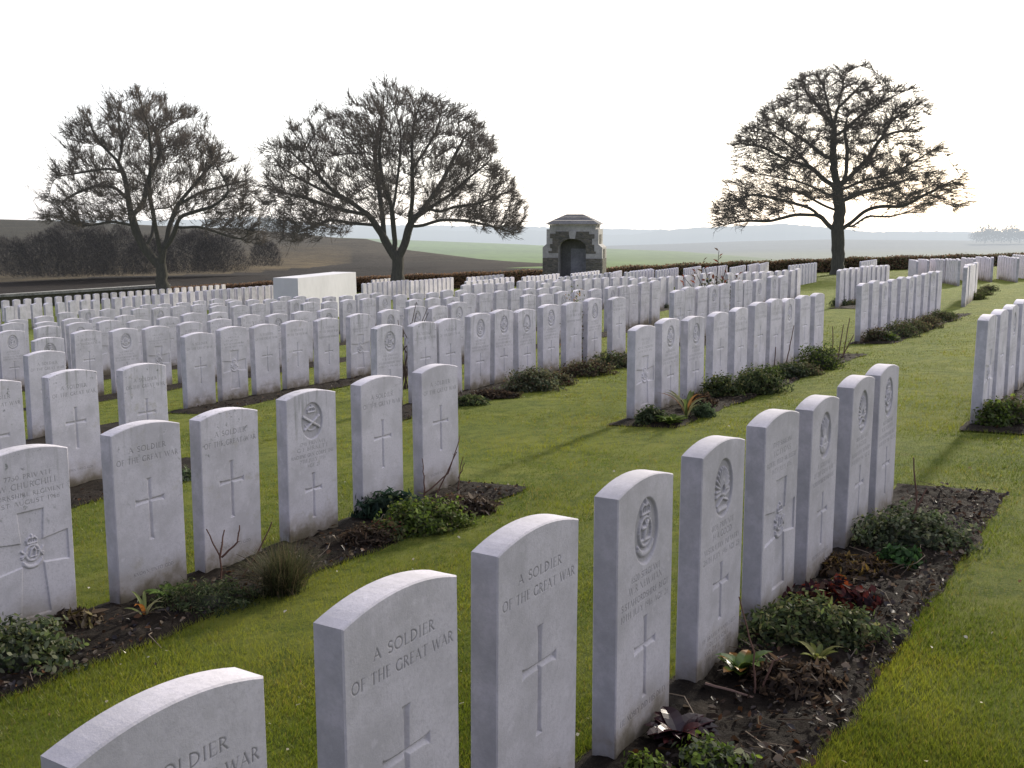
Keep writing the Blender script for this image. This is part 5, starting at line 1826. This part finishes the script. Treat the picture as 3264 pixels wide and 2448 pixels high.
make_tree('bare rounded tree in the centre-left, widest of the three', (800, 200), [(1078, 1590), (1078, 1500), (1078, 1440)], [
    [(1050, 1420), (960, 1260), (880, 1130), (750, 1030), (600, 940), (510, 840), (450, 700), (400, 600)],
    [(985, 1290), (950, 1050), (920, 850), (890, 680), (900, 500), (940, 300)],
    [(1065, 1400), (1055, 1200), (1050, 1030), (1000, 900), (980, 700), (1010, 500)],
    [(1060, 1100), (1090, 800), (1100, 520), (1040, 300)],
    [(1110, 1400), (1170, 1200), (1200, 1000), (1200, 750), (1215, 500), (1285, 300)],
    [(1170, 1190), (1300, 1030), (1400, 870), (1480, 700), (1570, 500)],
    [(1200, 1150), (1350, 1050), (1500, 960), (1650, 830), (1780, 740)],
    [(1205, 1215), (1400, 1150), (1600, 1160), (1800, 1210), (1950, 1260)],
    [(1330, 1120), (1500, 1060), (1700, 1035), (1900, 950)],
    [(900, 1190), (720, 1180), (560, 1150), (420, 1210), (280, 1260)],
    [(870, 1120), (720, 1090), (600, 1060), (450, 1000), (250, 950)],
    [(700, 1010), (560, 960), (400, 880), (200, 780)],
    [(520, 850), (420, 760), (300, 640), (200, 620)],
    [(1210, 800), (1290, 650), (1380, 480), (1400, 330)]],
    [(130, 590), (250, 530), (340, 420), (420, 480), (540, 345), (620, 350), (660, 440), (720, 370), (850, 250), (930, 160), (1040, 170), (1160, 165), (1220, 240), (1300, 195), (1330, 330), (1380, 280), (1480, 290), (1540, 360), (1640, 370), (1710, 420), (1780, 560), (1830, 740), (1930, 820), (1960, 920), (2030, 1060), (2000, 1180), (1990, 1250), (1900, 1290), (1600, 1230), (1480, 1170), (1200, 1200), (900, 1190), (640, 1280), (450, 1350), (250, 1330), (190, 1220), (220, 1130), (120, 1040), (110, 900), (110, 770)],
    55, (1268, 884), .31, 1900, 5, 0, None, [(780, 470, .5, 260), (1180, 560, .9, 520), (1110, 600, .6, 260), (300, 1230, .9, 420)])
make_tree('bare tall tree at the right with layered horizontal branches', (2220, 160), [(1040, 1640), (1040, 1500), (1040, 1330), (1050, 1150), (1030, 1000), (1000, 800), (1010, 600), (1040, 420), (1065, 300), (1085, 200)], [
    [(1000, 1330), (920, 1230), (830, 1160), (600, 1100), (400, 1060), (240, 1100)],
    [(900, 1215), (740, 1205), (550, 1260), (400, 1250), (220, 1290)],
    [(1090, 1310), (1200, 1180), (1300, 1145), (1440, 1155), (1550, 1080), (1750, 960)],
    [(1095, 1330), (1280, 1215), (1480, 1225), (1600, 1195), (1780, 1190)],
    [(1010, 1180), (860, 1110), (740, 1050), (560, 1000)],
    [(1000, 1010), (850, 850), (770, 740), (600, 600), (450, 540)],
    [(840, 850), (640, 800), (480, 730), (330, 690)],
    [(990, 820), (850, 680), (700, 560), (560, 450)],
    [(1060, 1000), (1160, 880), (1250, 770), (1300, 650), (1360, 540), (1500, 430)],
    [(1100, 960), (1110, 840), (1130, 700), (1110, 600), (1150, 480)],
    [(1080, 1020), (1200, 960), (1330, 930), (1500, 850), (1650, 740)],
    [(1060, 1120), (1200, 1050), (1450, 1000), (1700, 920)],
    [(1015, 580), (900, 430), (800, 330), (760, 250)],
    [(1040, 430), (1150, 330), (1250, 230)],
    [(1030, 640), (1180, 480), (1300, 400), (1450, 330)],
    [(1310, 650), (1450, 600), (1620, 600)],
    [(1000, 1080), (850, 1010), (700, 960), (480, 930)],
    [(1010, 560), (980, 420), (960, 300), (930, 190)]],
    [(120, 1310), (250, 1305), (420, 1255), (640, 1205), (850, 1160), (950, 1120), (800, 1060), (760, 960), (960, 960), (980, 1080), (1120, 1120), (1300, 1140), (1500, 1140), (1720, 1205), (1830, 1200), (1840, 1130), (1900, 1060), (1880, 970), (1770, 905), (1680, 870), (1690, 740), (1620, 690), (1420, 650), (1300, 720), (1180, 790), (1200, 700), (1330, 610), (1640, 605), (1640, 480), (1560, 340), (1400, 280), (1350, 235), (1250, 170), (1180, 115), (960, 140), (820, 160), (700, 220), (600, 340), (460, 450), (380, 540), (290, 620), (250, 690), (340, 780), (520, 790), (620, 850), (500, 820), (340, 830), (240, 950), (150, 1080), (130, 1180)],
    55, (2671, 872), .33, 2000, 9, .9, None, [(1030, 345, .22, 200), (400, 1000, .8, 420), (1400, 950, .7, 200), (560, 480, .6, 160)])


# ------------------------------------------------------------------ bushes on the bank
def twig_bush(label, x, y, Y, hw, h, n, col, seed):
    rng = np.random.default_rng(seed)
    B = at(x, y, Y)
    root = empty('bush', B); tag(root, label, 'bush', 'bare bushes along the field bank')
    th = rng.uniform(0, 6.28, n); rr = np.sqrt(rng.random(n)); zz_ = rng.random(n) ** .9
    lump = 1 + .3 * vnoise(th * 1.5 + seed, zz_ * 2, 1.0, seed) 
    sp = np.sqrt(np.clip(1 - (zz_ * .95) ** 2.5, 0, 1)) * lump
    p = np.stack([np.cos(th) * rr * hw * sp, np.sin(th) * rr * hw * .6 * sp, zz_ * h * (.75 + .35 * vnoise(np.cos(th) * rr * hw + seed, np.sin(th) * 2, .8, seed))], 1)
    v = np.stack([np.cos(th) * .5, np.sin(th) * .5, np.full(n, .8)], 1) + rng.normal(0, .6, (n, 3)); v /= np.linalg.norm(v, axis=1, keepdims=True)
    L = rng.uniform(.2, .55, n)[:, None]; a = np.cross(v, rng.normal(size=(n, 3))); a /= np.linalg.norm(a, axis=1, keepdims=True)
    w_ = .013
    vs = np.empty((n, 3, 3)); vs[:, 0] = p - a * w_; vs[:, 1] = p + a * w_; vs[:, 2] = p + v * L
    c = np.array(col) * rng.uniform(.5, 1.4, (n, 1))
    link('branches', np_mesh('branches', vs.reshape(-1, 3), np.arange(n * 3).reshape(n, 3), np.repeat(c, 3, 0)), M['thicket'], root)


for i, (x, y, Y, hw, h, n, lb) in enumerate([
    (40, 880, 88, 1.9, 3.0, 3500, 'bare dark bush on the bank at the left edge'),
    (150, 885, 88, 2.3, 3.9, 5000, 'bare dark bush on the bank, second from the left edge'),
    (255, 882, 88, 2.6, 4.4, 6500, 'tallest bare dark bush behind the left tree crown'),
    (370, 878, 89, 2.4, 3.9, 5500, 'bare dark bush just left of the leftmost tree trunk'),
    (480, 872, 90, 2.0, 3.0, 3500, 'low bare bush right behind the leftmost tree trunk'),
    (610, 870, 91, 2.3, 3.7, 5500, 'dense bare bush right of the leftmost tree trunk'),
    (700, 866, 92, 2.0, 3.2, 4000, 'bare bush second right of the leftmost tree trunk'),
    (845, 850, 94, 1.2, 2.2, 1800, 'small lone bare bush on the straw bank'),
]):
    twig_bush(lb, x, y, Y, hw * 1.08, h, int(n * 1.7), (.085, .074, .066), 100 + i)


# far clump of trees on the skyline, right; hazy line of trees behind the near hill
def haze_tree(label, x, y, Y, hw, h, n, seed, grp):
    rng = np.random.default_rng(seed)
    B = at(x, y, Y)
    root = empty('tree', B); tag(root, label, 'tree', grp)
    mat_ = M['far_tree'] if Y > 400 else M['thicket']
    v = rng.normal(size=(n, 3)); v /= np.linalg.norm(v, axis=1, keepdims=True)
    r = rng.random(n) ** .4
    p = np.stack([v[:, 0] * r * hw, v[:, 1] * r * hw, h * .46 + v[:, 2] * r * h * .54], 1)
    L = rng.uniform(.06, .14, n) * h
    vv, f, cc = leaf_cloud(p, v, L, L * .7, np.array([[.05, .055, .045]]) * rng.uniform(.6, 1.4, (n, 1)), .1, rng)
    link('crown', np_mesh('crown', vv, f, cc), mat_, root)
    m = MB(); m.tube([(0, 0, -h * .1), (0, 0, h * .5)], [h * .03, h * .015], 5, (.05, .045, .04)); m.build('trunk', mat_, root)


for i, (x, hw, h) in enumerate([(3112, 4.5, 6), (3140, 5.5, 9.5), (3166, 5.5, 8), (3192, 6, 7.5), (3222, 5.5, 9.5), (3250, 5, 7.5), (3285, 7, 7)]):
    haze_tree('hazy distant tree, %s from the left in the skyline clump at the right' % ORD[i], x, 770, 560, hw, h, 500, 300 + i, 'hazy trees of the right skyline clump')
for i, (x, y, h) in enumerate([(835, 741, 4.2), (852, 740, 5.5), (866, 742, 3.6), (884, 743, 5.2), (905, 744, 3.4)]):
    haze_tree('tiny bare tree, %s from the left on the crest between two trees' % ORD[i], x, y, 275, 1.6, h, 160, 330 + i, 'tiny trees on the hill crest')

# ------------------------------------------------------------------ sky, sun, camera
world = bpy.data.worlds.new('World'); scene.world = world; world.use_nodes = True
wt = world.node_tree; wt.nodes.clear()
sky = wt.nodes.new('ShaderNodeTexSky'); sky.sky_type = 'NISHITA'; sky.sun_disc = False
sky.sun_elevation = SUN_EL; sky.sun_rotation = SUN_AZ
sky.air_density = 1.0; sky.dust_density = 1.5; sky.ozone_density = 2.0; sky.altitude = 50
bg = wt.nodes.new('ShaderNodeBackground'); bg.inputs['Strength'].default_value = .05
wt.links.new(sky.outputs[0], bg.inputs['Color'])
# winter haze: bright towards the sun, dim and bluish away from it
tcw = wt.nodes.new('ShaderNodeTexCoord')
dt = wt.nodes.new('ShaderNodeVectorMath'); dt.operation = 'DOT_PRODUCT'
dt.inputs[1].default_value = (math.sin(SUN_AZ) * math.cos(SUN_EL), math.cos(SUN_AZ) * math.cos(SUN_EL), math.sin(SUN_EL))
wt.links.new(tcw.outputs['Generated'], dt.inputs[0])
mr = wt.nodes.new('ShaderNodeMapRange'); mr.interpolation_type = 'SMOOTHSTEP'
mr.inputs['From Min'].default_value = -.22; mr.inputs['From Max'].default_value = 1.0
wt.links.new(dt.outputs['Value'], mr.inputs['Value'])
mx = wt.nodes.new('ShaderNodeMix'); mx.data_type = 'RGBA'
mx.inputs['A'].default_value = (.40, .39, .54, 1); mx.inputs['B'].default_value = (1.46, 1.44, 1.42, 1)
wt.links.new(mr.outputs[0], mx.inputs['Factor'])
hz_ = wt.nodes.new('ShaderNodeBackground'); hz_.inputs['Strength'].default_value = 1.0
wt.links.new(mx.outputs['Result'], hz_.inputs['Color'])
ad = wt.nodes.new('ShaderNodeAddShader')
wo = wt.nodes.new('ShaderNodeOutputWorld')
wt.links.new(bg.outputs[0], ad.inputs[0]); wt.links.new(hz_.outputs[0], ad.inputs[1])
wt.links.new(ad.outputs[0], wo.inputs['Surface'])

sl = bpy.data.lights.new('sun', 'SUN'); sl.energy = 5.0; sl.angle = R(3.2); sl.color = (1, .91, .78)
so = bpy.data.objects.new('sun', sl); COL.objects.link(so)
sd = Vector((math.sin(SUN_AZ) * math.cos(SUN_EL), math.cos(SUN_AZ) * math.cos(SUN_EL), math.sin(SUN_EL)))
so.rotation_euler = sd.to_track_quat('Z', 'Y').to_euler()
so.location = (20, 30, 40)

cam = bpy.data.cameras.new('camera'); co = bpy.data.objects.new('camera', cam); COL.objects.link(co)
cam.sensor_width = 36; cam.lens = F / 3264 * 36; cam.clip_start = .05; cam.clip_end = 6000
co.location = (0, 0, EYE); co.rotation_euler = (math.pi / 2 - PITCH, 0, 0)
scene.camera = co

scene.render.engine = 'CYCLES'
scene.cycles.use_denoising = True
scene.cycles.max_bounces = 6; scene.cycles.diffuse_bounces = 3; scene.cycles.transparent_max_bounces = 4
scene.view_settings.view_transform = 'Standard'; scene.view_settings.look = 'None'
scene.view_settings.exposure = 0; scene.view_settings.gamma = 1
